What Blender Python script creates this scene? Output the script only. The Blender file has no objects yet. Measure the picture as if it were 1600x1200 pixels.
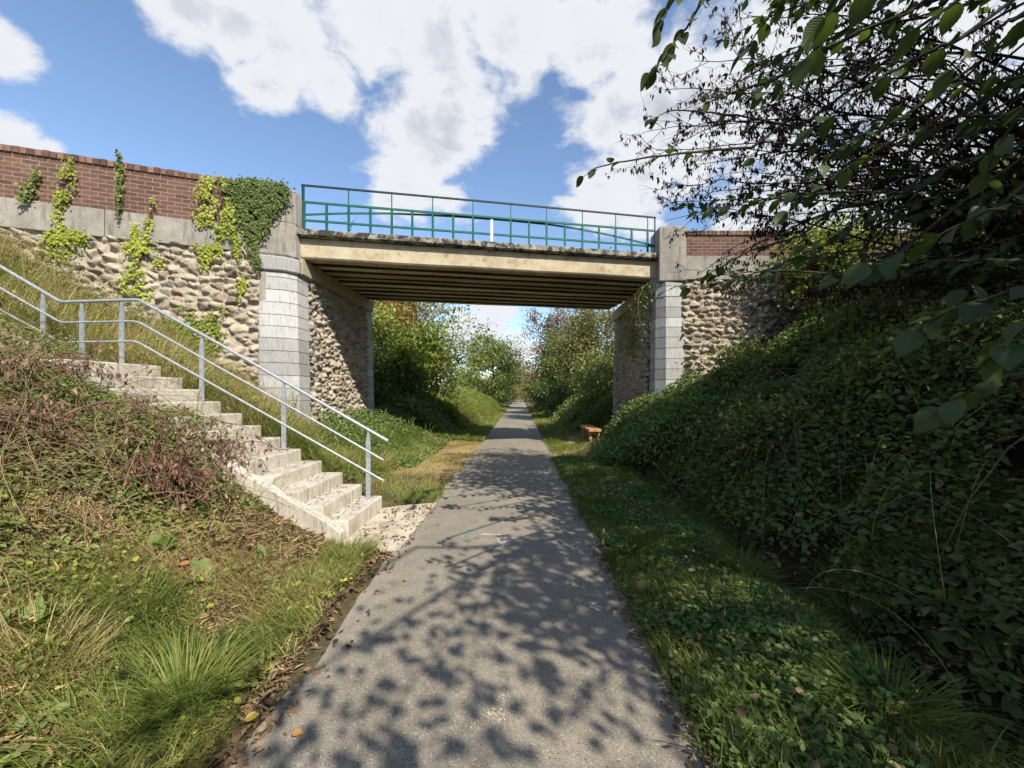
import bpy, bmesh, math, random
import numpy as np
from mathutils import Vector, Matrix

# ------------------------------------------------------------------ camera, sky, sun, exposure
SC = bpy.context.scene
COL = SC.collection
F = 622.0            # focal length in pixels of the 1600 px wide photograph
VX, VY = 812.0, 615.0
EYE = 1.6

cam_d = bpy.data.cameras.new("camera")
cam_d.sensor_width = 36.0
cam_d.lens = 36.0 * F / 1600.0
cam_d.shift_x = -(VX - 800.0) / 1600.0
cam_d.shift_y = (VY - 600.0) / 1600.0
cam_d.clip_start = 0.05
cam_d.clip_end = 3000.0
cam = bpy.data.objects.new("camera", cam_d)
COL.objects.link(cam)
cam.location = (0, 0, EYE)
cam.rotation_euler = (math.radians(90), 0, 0)
SC.camera = cam

SC.view_settings.view_transform = 'Standard'
SC.view_settings.look = 'None'
SC.view_settings.exposure = 0.85
SC.view_settings.gamma = 1.0
SC.view_settings.use_curve_mapping = False
SC.cycles.max_bounces = 8
SC.cycles.transparent_max_bounces = 6

SUN_D = Vector((-0.75, 1.0, -1.14)).normalized()     # direction the light travels
SUN_EL = math.asin(-SUN_D.z)
SUN_AZ = math.atan2(-SUN_D.x, -SUN_D.y)              # clockwise from +Y

sun_l = bpy.data.lights.new("sun", 'SUN')
sun_l.energy = 4.7
sun_l.angle = math.radians(0.42)
sun_l.color = (1.0, 0.93, 0.82)
sun = bpy.data.objects.new("sun", sun_l)
COL.objects.link(sun)
sun.location = (8, -20, 20)
sun.rotation_euler = SUN_D.to_track_quat('-Z', 'Y').to_euler()


class NT:
    """small helper for node trees"""
    def __init__(self, tree):
        self.t = tree
        self.n = tree.nodes
        self.l = tree.links

    def node(self, kind, **kw):
        n = self.n.new(kind)
        ins = kw.pop('ins', {})
        for k, v in kw.items():
            setattr(n, k, v)
        for k, v in ins.items():
            self.put(n.inputs[k], v)
        return n

    def put(self, sock, v):
        if isinstance(v, bpy.types.NodeSocket):
            self.l.new(v, sock)
        else:
            sock.default_value = v

    def math(self, op, a, b=0.0, c=0.0, clamp=False):
        n = self.n.new('ShaderNodeMath')
        n.operation = op
        n.use_clamp = clamp
        self.put(n.inputs[0], a)
        self.put(n.inputs[1], b)
        self.put(n.inputs[2], c)
        return n.outputs[0]

    def maprange(self, v, a, b, c=0.0, d=1.0, smooth=True):
        n = self.n.new('ShaderNodeMapRange')
        n.interpolation_type = 'SMOOTHSTEP' if smooth else 'LINEAR'
        self.put(n.inputs['Value'], v)
        n.inputs['From Min'].default_value = a
        n.inputs['From Max'].default_value = b
        n.inputs['To Min'].default_value = c
        n.inputs['To Max'].default_value = d
        return n.outputs['Result']

    def noise(self, vec, scale, detail=4.0, rough=0.55, dist=0.0):
        n = self.n.new('ShaderNodeTexNoise')
        if vec is not None:
            self.put(n.inputs['Vector'], vec)
        n.inputs['Scale'].default_value = scale
        n.inputs['Detail'].default_value = detail
        n.inputs['Roughness'].default_value = rough
        n.inputs['Distortion'].default_value = dist
        return n.outputs['Fac']

    def mix(self, fac, a, b, mode='MIX'):
        n = self.n.new('ShaderNodeMix')
        n.data_type = 'RGBA'
        n.blend_type = mode
        self.put(n.inputs['Factor'], fac)
        for s, v in ((n.inputs['A'], a), (n.inputs['B'], b)):
            pass
        A = [s for s in n.inputs if s.name == 'A' and s.type == 'RGBA'][0]
        B = [s for s in n.inputs if s.name == 'B' and s.type == 'RGBA'][0]
        self.put(A, a if isinstance(a, bpy.types.NodeSocket) else (*a[:3], 1.0))
        self.put(B, b if isinstance(b, bpy.types.NodeSocket) else (*b[:3], 1.0))
        return [s for s in n.outputs if s.type == 'RGBA'][0]

    def ramp(self, fac, stops, interp='LINEAR'):
        n = self.n.new('ShaderNodeValToRGB')
        cr = n.color_ramp
        cr.interpolation = interp
        while len(cr.elements) < len(stops):
            cr.elements.new(0.5)
        for e, (p, c) in zip(cr.elements, stops):
            e.position = p
            e.color = (*c[:3], 1.0)
        self.put(n.inputs['Fac'], fac)
        return n.outputs['Color']


def px_dir(px, py):
    return Vector(((px - VX) / F, 1.0, (VY - py) / F)).normalized()


def build_world():
    w = bpy.data.worlds.new("World")
    SC.world = w
    w.use_nodes = True
    t = NT(w.node_tree)
    t.n.clear()
    out = t.n.new('ShaderNodeOutputWorld')
    sky = t.n.new('ShaderNodeTexSky')
    sky.sky_type = 'NISHITA'
    sky.sun_disc = False
    sky.sun_elevation = SUN_EL
    sky.sun_rotation = SUN_AZ
    sky.altitude = 100
    sky.air_density = 1.0
    sky.dust_density = 0.25
    sky.ozone_density = 2.2
    bg = t.n.new('ShaderNodeBackground')
    bg.inputs['Strength'].default_value = 0.125
    t.l.new(sky.outputs[0], bg.inputs['Color'])
    # clouds: banks at fixed bearings, broken up by noise
    co = t.n.new('ShaderNodeTexCoord').outputs['Generated']
    nrm = t.node('ShaderNodeVectorMath', operation='NORMALIZE')
    t.l.new(co, nrm.inputs[0])
    d = nrm.outputs[0]
    sep = t.n.new('ShaderNodeSeparateXYZ')
    t.l.new(d, sep.inputs[0])
    zc = t.math('MAXIMUM', sep.outputs['Z'], 0.0)
    inv = t.math('DIVIDE', 1.0, t.math('ADD', zc, 0.22))
    flat = t.node('ShaderNodeVectorMath', operation='SCALE')
    t.l.new(d, flat.inputs[0])
    t.l.new(inv, flat.inputs['Scale'])
    big = t.noise(flat.outputs[0], 3.0, 9.0, 0.60, 0.25)
    fine = t.noise(flat.outputs[0], 9.5, 7.0, 0.60, 0.4)
    blobs = [(300, -10, 95), (370, 35, 85), (450, 80, 85), (415, 135, 60), (520, 125, 55), (380, -60, 120), (590, 40, 100),
             (690, 90, 120), (800, 40, 130), (650, 190, 75), (700, 200, 80), (680, 255, 60), (640, 300, 62),
             (700, 312, 50), (610, 310, 40), (930, 60, 120), (960, 170, 95), (1000, 260, 110), (940, 310, 60), (1060, 190, 150),
             (1230, 130, 210), (1450, 120, 240), (700, -120, 260), (25, 225, 60), (80, 235, 30), (-20, 70, 60),
             (765, 500, 50), (730, 512, 40), (810, 545, 34), (1250, 330, 160)]
    best = None
    for (px, py, r) in blobs:
        c = px_dir(px, py)
        rad = math.acos(max(-1, min(1, c.dot(px_dir(px + r, py)))))
        rad2 = math.acos(max(-1, min(1, c.dot(px_dir(px, py + r)))))
        rr = 0.5 * (rad + rad2)
        dn = t.node('ShaderNodeVectorMath', operation='DOT_PRODUCT')
        t.l.new(d, dn.inputs[0])
        dn.inputs[1].default_value = c
        ang = t.math('ARCCOSINE', t.math('MINIMUM', dn.outputs['Value'], 0.99999))
        v = t.math('SUBTRACT', 1.0, t.math('DIVIDE', ang, rr))
        best = v if best is None else t.math('MAXIMUM', best, v)
    # elsewhere in the sky (behind the viewer): scattered cloud from noise alone
    back = t.maprange(sep.outputs['Y'], 0.25, -0.15, -3.0, 0.0)
    best = t.math('MAXIMUM', best, back)
    best = t.math('MAXIMUM', best, -1.2)
    dens = t.math('ADD', t.math('MULTIPLY', best, 0.85),
                  t.math('ADD', t.math('MULTIPLY', t.math('SUBTRACT', big, 0.5), 1.75),
                         t.math('MULTIPLY', t.math('SUBTRACT', fine, 0.5), 1.25)))
    dens = t.math('SUBTRACT', dens, 0.0)
    mask = t.maprange(dens, -0.06, 0.42)
    thick = t.maprange(dens, 0.25, 1.0)
    shade = t.noise(flat.outputs[0], 2.3, 5.0, 0.55, 0.1)
    shade2 = t.maprange(shade, 0.30, 0.66)
    shade3 = t.maprange(t.noise(flat.outputs[0], 7.0, 7.0, 0.62, 0.3), 0.30, 0.68)
    grey = t.math('MULTIPLY', thick, t.math('ADD', t.math('MULTIPLY', shade2, 0.6), t.math('MULTIPLY', shade3, 0.4)))
    ccol = t.ramp(t.math('MULTIPLY', grey, 0.95), [(0.0, (0.90, 0.92, 0.96)), (0.30, (0.88, 0.90, 0.94)), (0.65, (0.66, 0.70, 0.77)), (1.0, (0.46, 0.50, 0.58))])
    cb = t.n.new('ShaderNodeBackground')
    cb.inputs['Strength'].default_value = 0.54
    t.l.new(ccol, cb.inputs['Color'])
    mx = t.n.new('ShaderNodeMixShader')
    t.l.new(t.math('MULTIPLY', mask, 0.97), mx.inputs[0])
    t.l.new(bg.outputs[0], mx.inputs[1])
    t.l.new(cb.outputs[0], mx.inputs[2])
    t.l.new(mx.outputs[0], out.inputs['Surface'])


build_world()


# ------------------------------------------------------------------ general helpers
def P(px, py, Y):
    """point seen at photo pixel (px, py) at distance Y ahead"""
    return np.array(((px - VX) / F * Y, Y, EYE + (VY - py) / F * Y))


def ss(a, b, t):
    t = np.clip((np.asarray(t, float) - a) / (b - a), 0, 1)
    return t * t * (3 - 2 * t)


def _h(i, j, s):
    v = np.sin(i * 127.1 + j * 311.7 + s * 74.7) * 43758.5453
    return v - np.floor(v)


def vn(x, y, s=0.0):
    x = np.asarray(x, float)
    y = np.asarray(y, float)
    i = np.floor(x)
    j = np.floor(y)
    fx = x - i
    fy = y - j
    fx = fx * fx * (3 - 2 * fx)
    fy = fy * fy * (3 - 2 * fy)
    return (_h(i, j, s) * (1 - fx) + _h(i + 1, j, s) * fx) * (1 - fy) + (_h(i, j + 1, s) * (1 - fx) + _h(i + 1, j + 1, s) * fx) * fy


def fbm(x, y, s=0.0, o=3):
    r = 0
    a = 0.5
    for k in range(o):
        r = r + a * vn(np.asarray(x) * 2 ** k, np.asarray(y) * 2 ** k, s + k * 3.3)
        a *= 0.5
    return r / (1 - 0.5 ** o)


def nz(v):
    return v / np.maximum(np.linalg.norm(v, axis=-1, keepdims=True), 1e-9)


def tag(o, label=None, cat=None, group=None, kind=None):
    if label:
        o['label'] = label
    if cat:
        o['category'] = cat
    if group:
        o['group'] = group
    if kind:
        o['kind'] = kind
    return o


def empty(name, loc=(0, 0, 0), rz=0.0, label=None, cat=None, group=None):
    o = bpy.data.objects.new(name, None)
    COL.objects.link(o)
    o.location = loc
    o.rotation_euler = (0, 0, rz)
    o.empty_display_size = 0.2
    return tag(o, label, cat, group)


def link(name, me, mat, parent=None, loc=None):
    o = bpy.data.objects.new(name, me)
    COL.objects.link(o)
    if mat is not None:
        me.materials.append(mat)
    if parent is not None:
        o.parent = parent
        # geometry is given in world space unless the parent is a rotated frame: undo a plain translation
        if parent.get('_world'):
            o.location = [-c for c in parent.location]
    if loc is not None:
        o.location = loc
    return o


def np_mesh(name, V, T, attrs=None, smooth=False, uv=None):
    """V (n,3); T (m,k) faces; attrs {name: (domain, array)}"""
    me = bpy.data.meshes.new(name)
    V = np.asarray(V, np.float32)
    T = np.asarray(T, np.int32)
    me.vertices.add(len(V))
    me.vertices.foreach_set('co', V.ravel())
    k = T.shape[1]
    me.loops.add(T.size)
    me.loops.foreach_set('vertex_index', T.ravel())
    me.polygons.add(len(T))
    me.polygons.foreach_set('loop_start', np.arange(0, T.size, k, dtype=np.int32))
    if smooth:
        me.polygons.foreach_set('use_smooth', np.ones(len(T), bool))
    me.update(calc_edges=True)
    if attrs:
        for an, (dom, arr) in attrs.items():
            a = me.attributes.new(an, 'FLOAT', dom)
            a.data.foreach_set('value', np.asarray(arr, np.float32).ravel())
    if uv is not None:
        ul = me.uv_layers.new(name='UVMap')
        ul.data.foreach_set('uv', np.asarray(uv, np.float32)[T.ravel()].ravel())
    return me


class BM:
    """collects simple solids and makes ONE mesh of them"""
    def __init__(self):
        self.bm = bmesh.new()

    def box(self, lo, hi, bevel=0.0, mat4=None):
        lo = Vector(lo)
        hi = Vector(hi)
        vs = [self.bm.verts.new((x, y, z)) for z in (lo.z, hi.z) for y in (lo.y, hi.y) for x in (lo.x, hi.x)]
        fs = []
        for q in ((0, 2, 3, 1), (4, 5, 7, 6), (0, 1, 5, 4), (2, 6, 7, 3), (0, 4, 6, 2), (1, 3, 7, 5)):
            fs.append(self.bm.faces.new([vs[i] for i in q]))
        if bevel > 0:
            es = list({e for f in fs for e in f.edges})
            r = bmesh.ops.bevel(self.bm, geom=es, offset=bevel, segments=2, affect='EDGES', profile=0.6)
            vs = list({v for f in r['faces'] for v in f.verts} | {v for v in vs if v.is_valid})
        if mat4 is not None:
            for v in vs:
                v.co = mat4 @ v.co
        return vs

    def prism(self, rings):
        """stack of rings (same count) -> closed solid"""
        R = [[self.bm.verts.new(p) for p in r] for r in rings]
        n = len(R[0])
        for a, b in zip(R, R[1:]):
            for i in range(n):
                self.bm.faces.new((a[i], a[(i + 1) % n], b[(i + 1) % n], b[i]))
        self.bm.faces.new(list(reversed(R[0])))
        self.bm.faces.new(R[-1])

    def build(self, name, mat, parent=None, smooth=False):
        bmesh.ops.recalc_face_normals(self.bm, faces=self.bm.faces[:])
        me = bpy.data.meshes.new(name)
        self.bm.to_mesh(me)
        self.bm.free()
        if smooth:
            for p in me.polygons:
                p.use_smooth = True
        return link(name, me, mat, parent)


def tubes(lines, sides=5):
    """lines: list of (points (n,3), radii (n,)) -> V, T quads, tint"""
    Vs, Ts = [], []
    off = 0
    ang = np.linspace(0, 2 * np.pi, sides, endpoint=False)
    ca, sa = np.cos(ang), np.sin(ang)
    idx = np.arange(sides)
    for pts, rad in lines:
        pts = np.asarray(pts, float)
        rad = np.asarray(rad, float)
        n = len(pts)
        tan = nz(np.gradient(pts, axis=0))
        ref = np.array((0, 0, 1.0)) if abs(tan[:, 2]).mean() < 0.8 else np.array((1.0, 0.2, 0))
        s = nz(np.cross(tan, ref))
        u = np.cross(s, tan)
        ring = pts[:, None, :] + rad[:, None, None] * (s[:, None, :] * ca[None, :, None] + u[:, None, :] * sa[None, :, None])
        Vs.append(ring.reshape(-1, 3))
        a = (np.arange(n - 1)[:, None] * sides + idx[None, :])
        b = (np.arange(n - 1)[:, None] * sides + (idx[None, :] + 1) % sides)
        Ts.append(np.stack((a, b, b + sides, a + sides), -1).reshape(-1, 4) + off)
        off += n * sides
    return np.concatenate(Vs), np.concatenate(Ts)


def tube_obj(name, lines, mat, parent=None, sides=5):
    V, T = tubes(lines, sides)
    return link(name, np_mesh(name, V, T, smooth=True), mat, parent)


# leaf outlines: (along, across, lift)
DIAMOND = (np.array([(0, 0, 0), (.42, .5, .07), (1, 0, -.10), (.42, -.5, .07)], float), np.array([(0, 2, 1), (0, 3, 2)]))
OVATE = (np.array([(0, 0, 0), (.16, .34, .04), (.42, .5, .08), (.74, .30, .05), (1, 0, -.06), (.74, -.30, .05), (.42, -.5, .08), (.16, -.34, .04), (.42, 0, -.01)], float),
         np.array([(0, 8, 1), (1, 8, 2), (2, 8, 3), (3, 8, 4), (4, 8, 5), (5, 8, 6), (6, 8, 7), (7, 8, 0)]))


def _serrate():
    a = []
    top = [(0.0, 0.0), (.06, .22), (.13, .36), (.15, .33), (.24, .46), (.26, .43), (.36, .50), (.38, .47), (.48, .50), (.50, .46), (.60, .44), (.62, .40), (.72, .33), (.74, .30), (.83, .20), (.92, .07), (1.0, 0.0)]
    mid = [(t, 0.0) for t, _ in top]
    n = len(top)
    V = [(t, w, .10 * w + .05 * math.sin(t * 3.1) - .12 * t * t) for t, w in top] + [(t, 0, .05 * math.sin(t * 3.1) - .12 * t * t) for t, _ in top] + [(t, -w, .10 * w + .05 * math.sin(t * 3.1) - .12 * t * t) for t, w in top]
    T = []
    for i in range(n - 1):
        T += [(i, n + i, n + i + 1), (i, n + i + 1, i + 1), (n + i, 2 * n + i, 2 * n + i + 1), (n + i, 2 * n + i + 1, n + i + 1)]
    return np.array(V, float), np.array(T)


BIGLEAF = _serrate()
IVY = (np.array([(0, 0, 0), (.05, .38, .03), (.35, .30, .03), (.48, .50, 0), (.62, .22, .03), (1, 0, -.04), (.62, -.22, .03), (.48, -.50, 0), (.35, -.30, .03), (.05, -.38, .03), (.4, 0, .05)], float),
       np.array([(i, 10, (i + 1) % 10) for i in range(10)]))


def leaf_mesh(name, pos, d, nrm, length, width, tint, shape=DIAMOND):
    tv, tf = shape
    n = len(pos)
    d = nz(d)
    s = nz(np.cross(d, nrm))
    m = np.cross(s, d)
    length = np.broadcast_to(np.asarray(length, float), (n,))
    width = np.broadcast_to(np.asarray(width, float), (n,))
    V = (pos[:, None, :] + (tv[None, :, 0] * length[:, None])[..., None] * d[:, None, :]
         + (tv[None, :, 1] * width[:, None])[..., None] * s[:, None, :]
         + (tv[None, :, 2] * length[:, None])[..., None] * m[:, None, :])
    k = len(tv)
    T = (tf[None] + (np.arange(n) * k)[:, None, None]).reshape(-1, 3)
    uv = np.tile(tv[:, :2], (n, 1))
    return np_mesh(name, V.reshape(-1, 3), T, {'tint': ('FACE', np.repeat(tint, len(tf)))}, uv=uv if shape is BIGLEAF else None)


def blade_mesh(name, pos, h, w, lean, bend, tint, rng):
    """grass blades; lean (n,2) unit, bend 0..1.4"""
    n = len(pos)
    a = rng.uniform(0, 2 * np.pi, n)
    side = np.stack((np.cos(a), np.sin(a), np.zeros(n)), -1)
    L3 = np.concatenate((lean, np.zeros((n, 1))), 1)
    up = np.array((0, 0, 1.0))
    lev = []
    for s, ww in ((0, .8), (.4, 1.0), (.75, .65), (1.0, 0.0)):
        c = pos + (h * (s - .45 * bend * s * s))[:, None] * up + (h * bend * s * s * .85 + h * .08 * s)[:, None] * L3
        if ww:
            lev.append(c - side * (w * ww * .5)[:, None])
            lev.append(c + side * (w * ww * .5)[:, None])
        else:
            lev.append(c)
    V = np.stack(lev, 1).reshape(-1, 3)
    t = np.array([(0, 1, 3), (0, 3, 2), (2, 3, 5), (2, 5, 4), (4, 5, 6)])
    T = (t[None] + (np.arange(n) * 7)[:, None, None]).reshape(-1, 3)
    return np_mesh(name, V, T, {'tint': ('FACE', np.repeat(tint, 5))})


# ------------------------------------------------------------------ materials
MATS = {}


def new_mat(name):
    m = bpy.data.materials.new(name)
    m.use_nodes = True
    t = NT(m.node_tree)
    t.n.clear()
    out = t.n.new('ShaderNodeOutputMaterial')
    b = t.n.new('ShaderNodeBsdfPrincipled')
    t.l.new(b.outputs[0], out.inputs['Surface'])
    MATS[name] = m
    return m, t, b, out


def bump(t, b, h, strength, dist=0.02):
    n = t.n.new('ShaderNodeBump')
    n.inputs['Strength'].default_value = strength
    n.inputs['Distance'].default_value = dist
    t.l.new(h, n.inputs['Height'])
    t.l.new(n.outputs[0], b.inputs['Normal'])


def leaf_mat(name, stops, trans=0.35, rough=0.5, spec=0.35, veins=False, tcol=1.6):
    m, t, b, out = new_mat(name)
    at = t.node('ShaderNodeAttribute', attribute_name='tint').outputs['Fac']
    col = t.ramp(at, stops)
    if veins:
        uv = t.n.new('ShaderNodeTexCoord').outputs['UV']
        sp = t.n.new('ShaderNodeSeparateXYZ')
        t.l.new(uv, sp.inputs[0])
        av = t.math('ABSOLUTE', sp.outputs['Y'])
        ph = t.math('SUBTRACT', sp.outputs['X'], t.math('MULTIPLY', av, 0.55))
        w = t.math('ABSOLUTE', t.math('SINE', t.math('MULTIPLY', ph, 34.0)))
        ve = t.maprange(w, 0.0, 0.30, 1.0, 0.0)
        mid = t.maprange(av, 0.0, 0.03, 1.0, 0.0)
        f = t.math('MAXIMUM', t.math('MULTIPLY', ve, 0.55), mid)
        col = t.mix(t.math('MULTIPLY', f, 0.30), col, (0.13, 0.17, 0.06))
        bump(t, b, t.math('SUBTRACT', 1.0, f), 0.5, 0.004)
    t.l.new(col, b.inputs['Base Color'])
    b.inputs['Roughness'].default_value = rough
    b.inputs['Specular IOR Level'].default_value = spec
    if trans > 0:
        tr = t.n.new('ShaderNodeBsdfTranslucent')
        tc = t.mix(1.0, col, (tcol, tcol * 1.02, tcol * 0.55), 'MULTIPLY')
        t.l.new(tc, tr.inputs['Color'])
        mx = t.n.new('ShaderNodeMixShader')
        mx.inputs[0].default_value = trans
        t.l.new(b.outputs[0], mx.inputs[1])
        t.l.new(tr.outputs[0], mx.inputs[2])
        t.l.new(mx.outputs[0], out.inputs['Surface'])
    return m


def stone_mat(name, stops, scale=3.0, dirt=(0.10, 0.095, 0.08), dirt_amt=0.5, bstr=0.35, rough=0.9, streak=False, tint=False, speck=0.0, dr=(0.48, 0.72)):
    m, t, b, out = new_mat(name)
    co = t.n.new('ShaderNodeTexCoord').outputs['Object']
    n1 = t.noise(co, scale, 6, 0.62)
    if tint:
        at = t.node('ShaderNodeAttribute', attribute_name='tint').outputs['Fac']
        n1 = t.math('ADD', t.math('MULTIPLY', n1, 0.45), t.math('MULTIPLY', at, 0.55))
    col = t.ramp(n1, stops)
    dvec = co
    if streak:
        mp = t.node('ShaderNodeMapping')
        mp.inputs['Scale'].default_value = (3.2, 3.2, 0.5)
        t.l.new(co, mp.inputs['Vector'])
        dvec = mp.outputs[0]
    n2 = t.noise(dvec, scale * 1.7, 8, 0.7)
    df = t.math('MULTIPLY', t.maprange(n2, *dr), dirt_amt)
    col = t.mix(df, col, dirt)
    if speck > 0:
        n4 = t.noise(co, 60, 3, 0.6)
        col = t.mix(t.math('MULTIPLY', t.maprange(n4, 0.55, 0.66), speck), col, (0.035, 0.033, 0.03))
    t.l.new(col, b.inputs['Base Color'])
    b.inputs['Roughness'].default_value = rough
    b.inputs['Specular IOR Level'].default_value = 0.2
    n3 = t.noise(co, 38, 6, 0.7)
    hh = t.math('ADD', n3, t.math('MULTIPLY', n1, 0.5))
    bump(t, b, hh, bstr, 0.02)
    return m


# asphalt
def make_asphalt():
    m, t, b, out = new_mat('asphalt')
    co = t.n.new('ShaderNodeTexCoord').outputs['Object']
    big = t.noise(co, 0.8, 5, 0.6)
    mid = t.noise(co, 5.0, 5, 0.65)
    col = t.ramp(t.math('ADD', t.math('MULTIPLY', big, 0.6), t.math('MULTIPLY', mid, 0.4)),
                 [(0.30, (0.160, 0.140, 0.109)), (0.55, (0.222, 0.193, 0.150)), (0.75, (0.29, 0.250, 0.190))])
    v = t.node('ShaderNodeTexVoronoi', feature='F1')
    v.inputs['Scale'].default_value = 115
    t.l.new(co, v.inputs['Vector'])
    stone = t.maprange(v.outputs['Distance'], 0.35, 0.60, 1.0, 0.0)
    sepc = t.n.new('ShaderNodeSeparateColor')
    t.l.new(v.outputs['Color'], sepc.inputs[0])
    lite = t.math('MULTIPLY', stone, t.maprange(sepc.outputs[0], 0.55, 1.0))
    dark = t.math('MULTIPLY', stone, t.maprange(sepc.outputs[1], 0.6, 1.0))
    col = t.mix(t.math('MULTIPLY', lite, 0.62), col, (0.46, 0.40, 0.31))
    col = t.mix(t.math('MULTIPLY', dark, 0.75), col, (0.050, 0.046, 0.040))
    # sandy dust along both margins and pale worn patches
    sp = t.n.new('ShaderNodeSeparateXYZ')
    t.l.new(co, sp.inputs[0])
    ex = t.math('ABSOLUTE', t.math('ADD', sp.outputs['X'], 0.21))
    edge = t.maprange(t.math('ADD', ex, t.math('MULTIPLY', t.math('SUBTRACT', mid, 0.5), 0.7)), 0.80, 1.12)
    col = t.mix(t.math('MULTIPLY', edge, 0.42), col, (0.30, 0.26, 0.20))
    # thin cracks
    vc = t.node('ShaderNodeTexVoronoi', feature='DISTANCE_TO_EDGE')
    vc.inputs['Scale'].default_value = 0.55
    wv = t.node('ShaderNodeVectorMath', operation='ADD')
    nn = t.node('ShaderNodeTexNoise')
    nn.inputs['Scale'].default_value = 2.5
    nn.inputs['Detail'].default_value = 6
    t.l.new(co, nn.inputs['Vector'])
    t.l.new(co, wv.inputs[0])
    t.l.new(nn.outputs['Color'], wv.inputs[1])
    t.l.new(wv.outputs[0], vc.inputs['Vector'])
    cr = t.maprange(vc.outputs['Distance'], 0.0, 0.007, 1.0, 0.0)
    cr = t.math('MULTIPLY', cr, t.maprange(big, 0.5, 0.6))
    col = t.mix(t.math('MULTIPLY', cr, 0.7), col, (0.04, 0.037, 0.033))
    t.l.new(col, b.inputs['Base Color'])
    b.inputs['Roughness'].default_value = 0.88
    b.inputs['Specular IOR Level'].default_value = 0.25
    bump(t, b, t.math('ADD', stone, t.math('MULTIPLY', mid, 0.4)), 0.35, 0.006)
    return m


def make_ground():
    m, t, b, out = new_mat('ground_soil')
    co = t.n.new('ShaderNodeTexCoord').outputs['Object']
    n1 = t.noise(co, 1.1, 6, 0.65)
    n2 = t.noise(co, 14, 6, 0.7)
    col = t.ramp(t.math('ADD', t.math('MULTIPLY', n1, 0.5), t.math('MULTIPLY', n2, 0.5)),
                 [(0.32, (0.045, 0.034, 0.022)), (0.47, (0.095, 0.072, 0.042)), (0.56, (0.12, 0.105, 0.05)), (0.70, (0.22, 0.165, 0.09))])
    sp = t.n.new('ShaderNodeSeparateXYZ')
    t.l.new(co, sp.inputs[0])
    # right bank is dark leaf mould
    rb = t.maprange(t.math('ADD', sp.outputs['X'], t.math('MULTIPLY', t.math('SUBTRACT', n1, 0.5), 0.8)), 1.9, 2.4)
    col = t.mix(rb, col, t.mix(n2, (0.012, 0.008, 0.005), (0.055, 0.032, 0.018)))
    # bare sandy ground under the bridge beside the path
    yb = t.math('MULTIPLY', t.maprange(sp.outputs['Y'], 7.2, 8.6), t.maprange(sp.outputs['Y'], 15.5, 13.5))
    xb = t.maprange(t.math('ABSOLUTE', t.math('ADD', sp.outputs['X'], 0.2)), 2.9, 2.2)
    sand = t.math('MULTIPLY', t.math('MULTIPLY', yb, xb), t.maprange(n1, 0.40, 0.52))
    col = t.mix(t.math('MULTIPLY', sand, 0.9), col, t.mix(n2, (0.34, 0.22, 0.11), (0.50, 0.37, 0.21)))
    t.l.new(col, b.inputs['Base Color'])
    b.inputs['Roughness'].default_value = 0.95
    b.inputs['Specular IOR Level'].default_value = 0.1
    bump(t, b, t.noise(co, 30, 8, 0.7), 0.8, 0.05)
    return m


def make_brick():
    m, t, b, out = new_mat('red_brick')
    co = t.n.new('ShaderNodeTexCoord').outputs['Object']
    sp = t.n.new('ShaderNodeSeparateXYZ')
    t.l.new(co, sp.inputs[0])
    cb = t.n.new('ShaderNodeCombineXYZ')
    wob = t.math('MULTIPLY', t.math('SUBTRACT', t.noise(co, 9, 2), 0.5), 0.008)
    t.l.new(sp.outputs['X'], cb.inputs['X'])
    t.l.new(t.math('ADD', sp.outputs['Z'], wob), cb.inputs['Y'])
    br = t.n.new('ShaderNodeTexBrick')
    t.l.new(cb.outputs[0], br.inputs['Vector'])
    br.offset = 0.5
    br.inputs['Scale'].default_value = 1.0
    br.inputs['Brick Width'].default_value = 0.225
    br.inputs['Row Height'].default_value = 0.0795
    br.inputs['Mortar Size'].default_value = 0.0070
    br.inputs['Mortar Smooth'].default_value = 0.25
    br.inputs['Bias'].default_value = -0.1
    br.inputs['Color1'].default_value = (0.082, 0.045, 0.034, 1)
    br.inputs['Color2'].default_value = (0.142, 0.075, 0.053, 1)
    br.inputs['Mortar'].default_value = (0.25, 0.185, 0.145, 1)
    n = t.noise(co, 6, 7, 0.7)
    col = t.mix(t.math('MULTIPLY', t.maprange(n, 0.45, 0.75), 0.55), br.outputs['Color'], (0.085, 0.050, 0.038))
    n2 = t.noise(co, 2.2, 6, 0.7)
    col = t.mix(t.math('MULTIPLY', t.maprange(n2, 0.55, 0.75), 0.35), col, (0.36, 0.26, 0.21))
    t.l.new(col, b.inputs['Base Color'])
    b.inputs['Roughness'].default_value = 0.9
    b.inputs['Specular IOR Level'].default_value = 0.2
    h = t.math('ADD', t.math('MULTIPLY', t.math('SUBTRACT', 1.0, br.outputs['Fac']), 1.0), t.math('MULTIPLY', t.noise(co, 50, 5), 0.25))
    bump(t, b, h, 0.7, 0.012)
    return m


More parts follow.
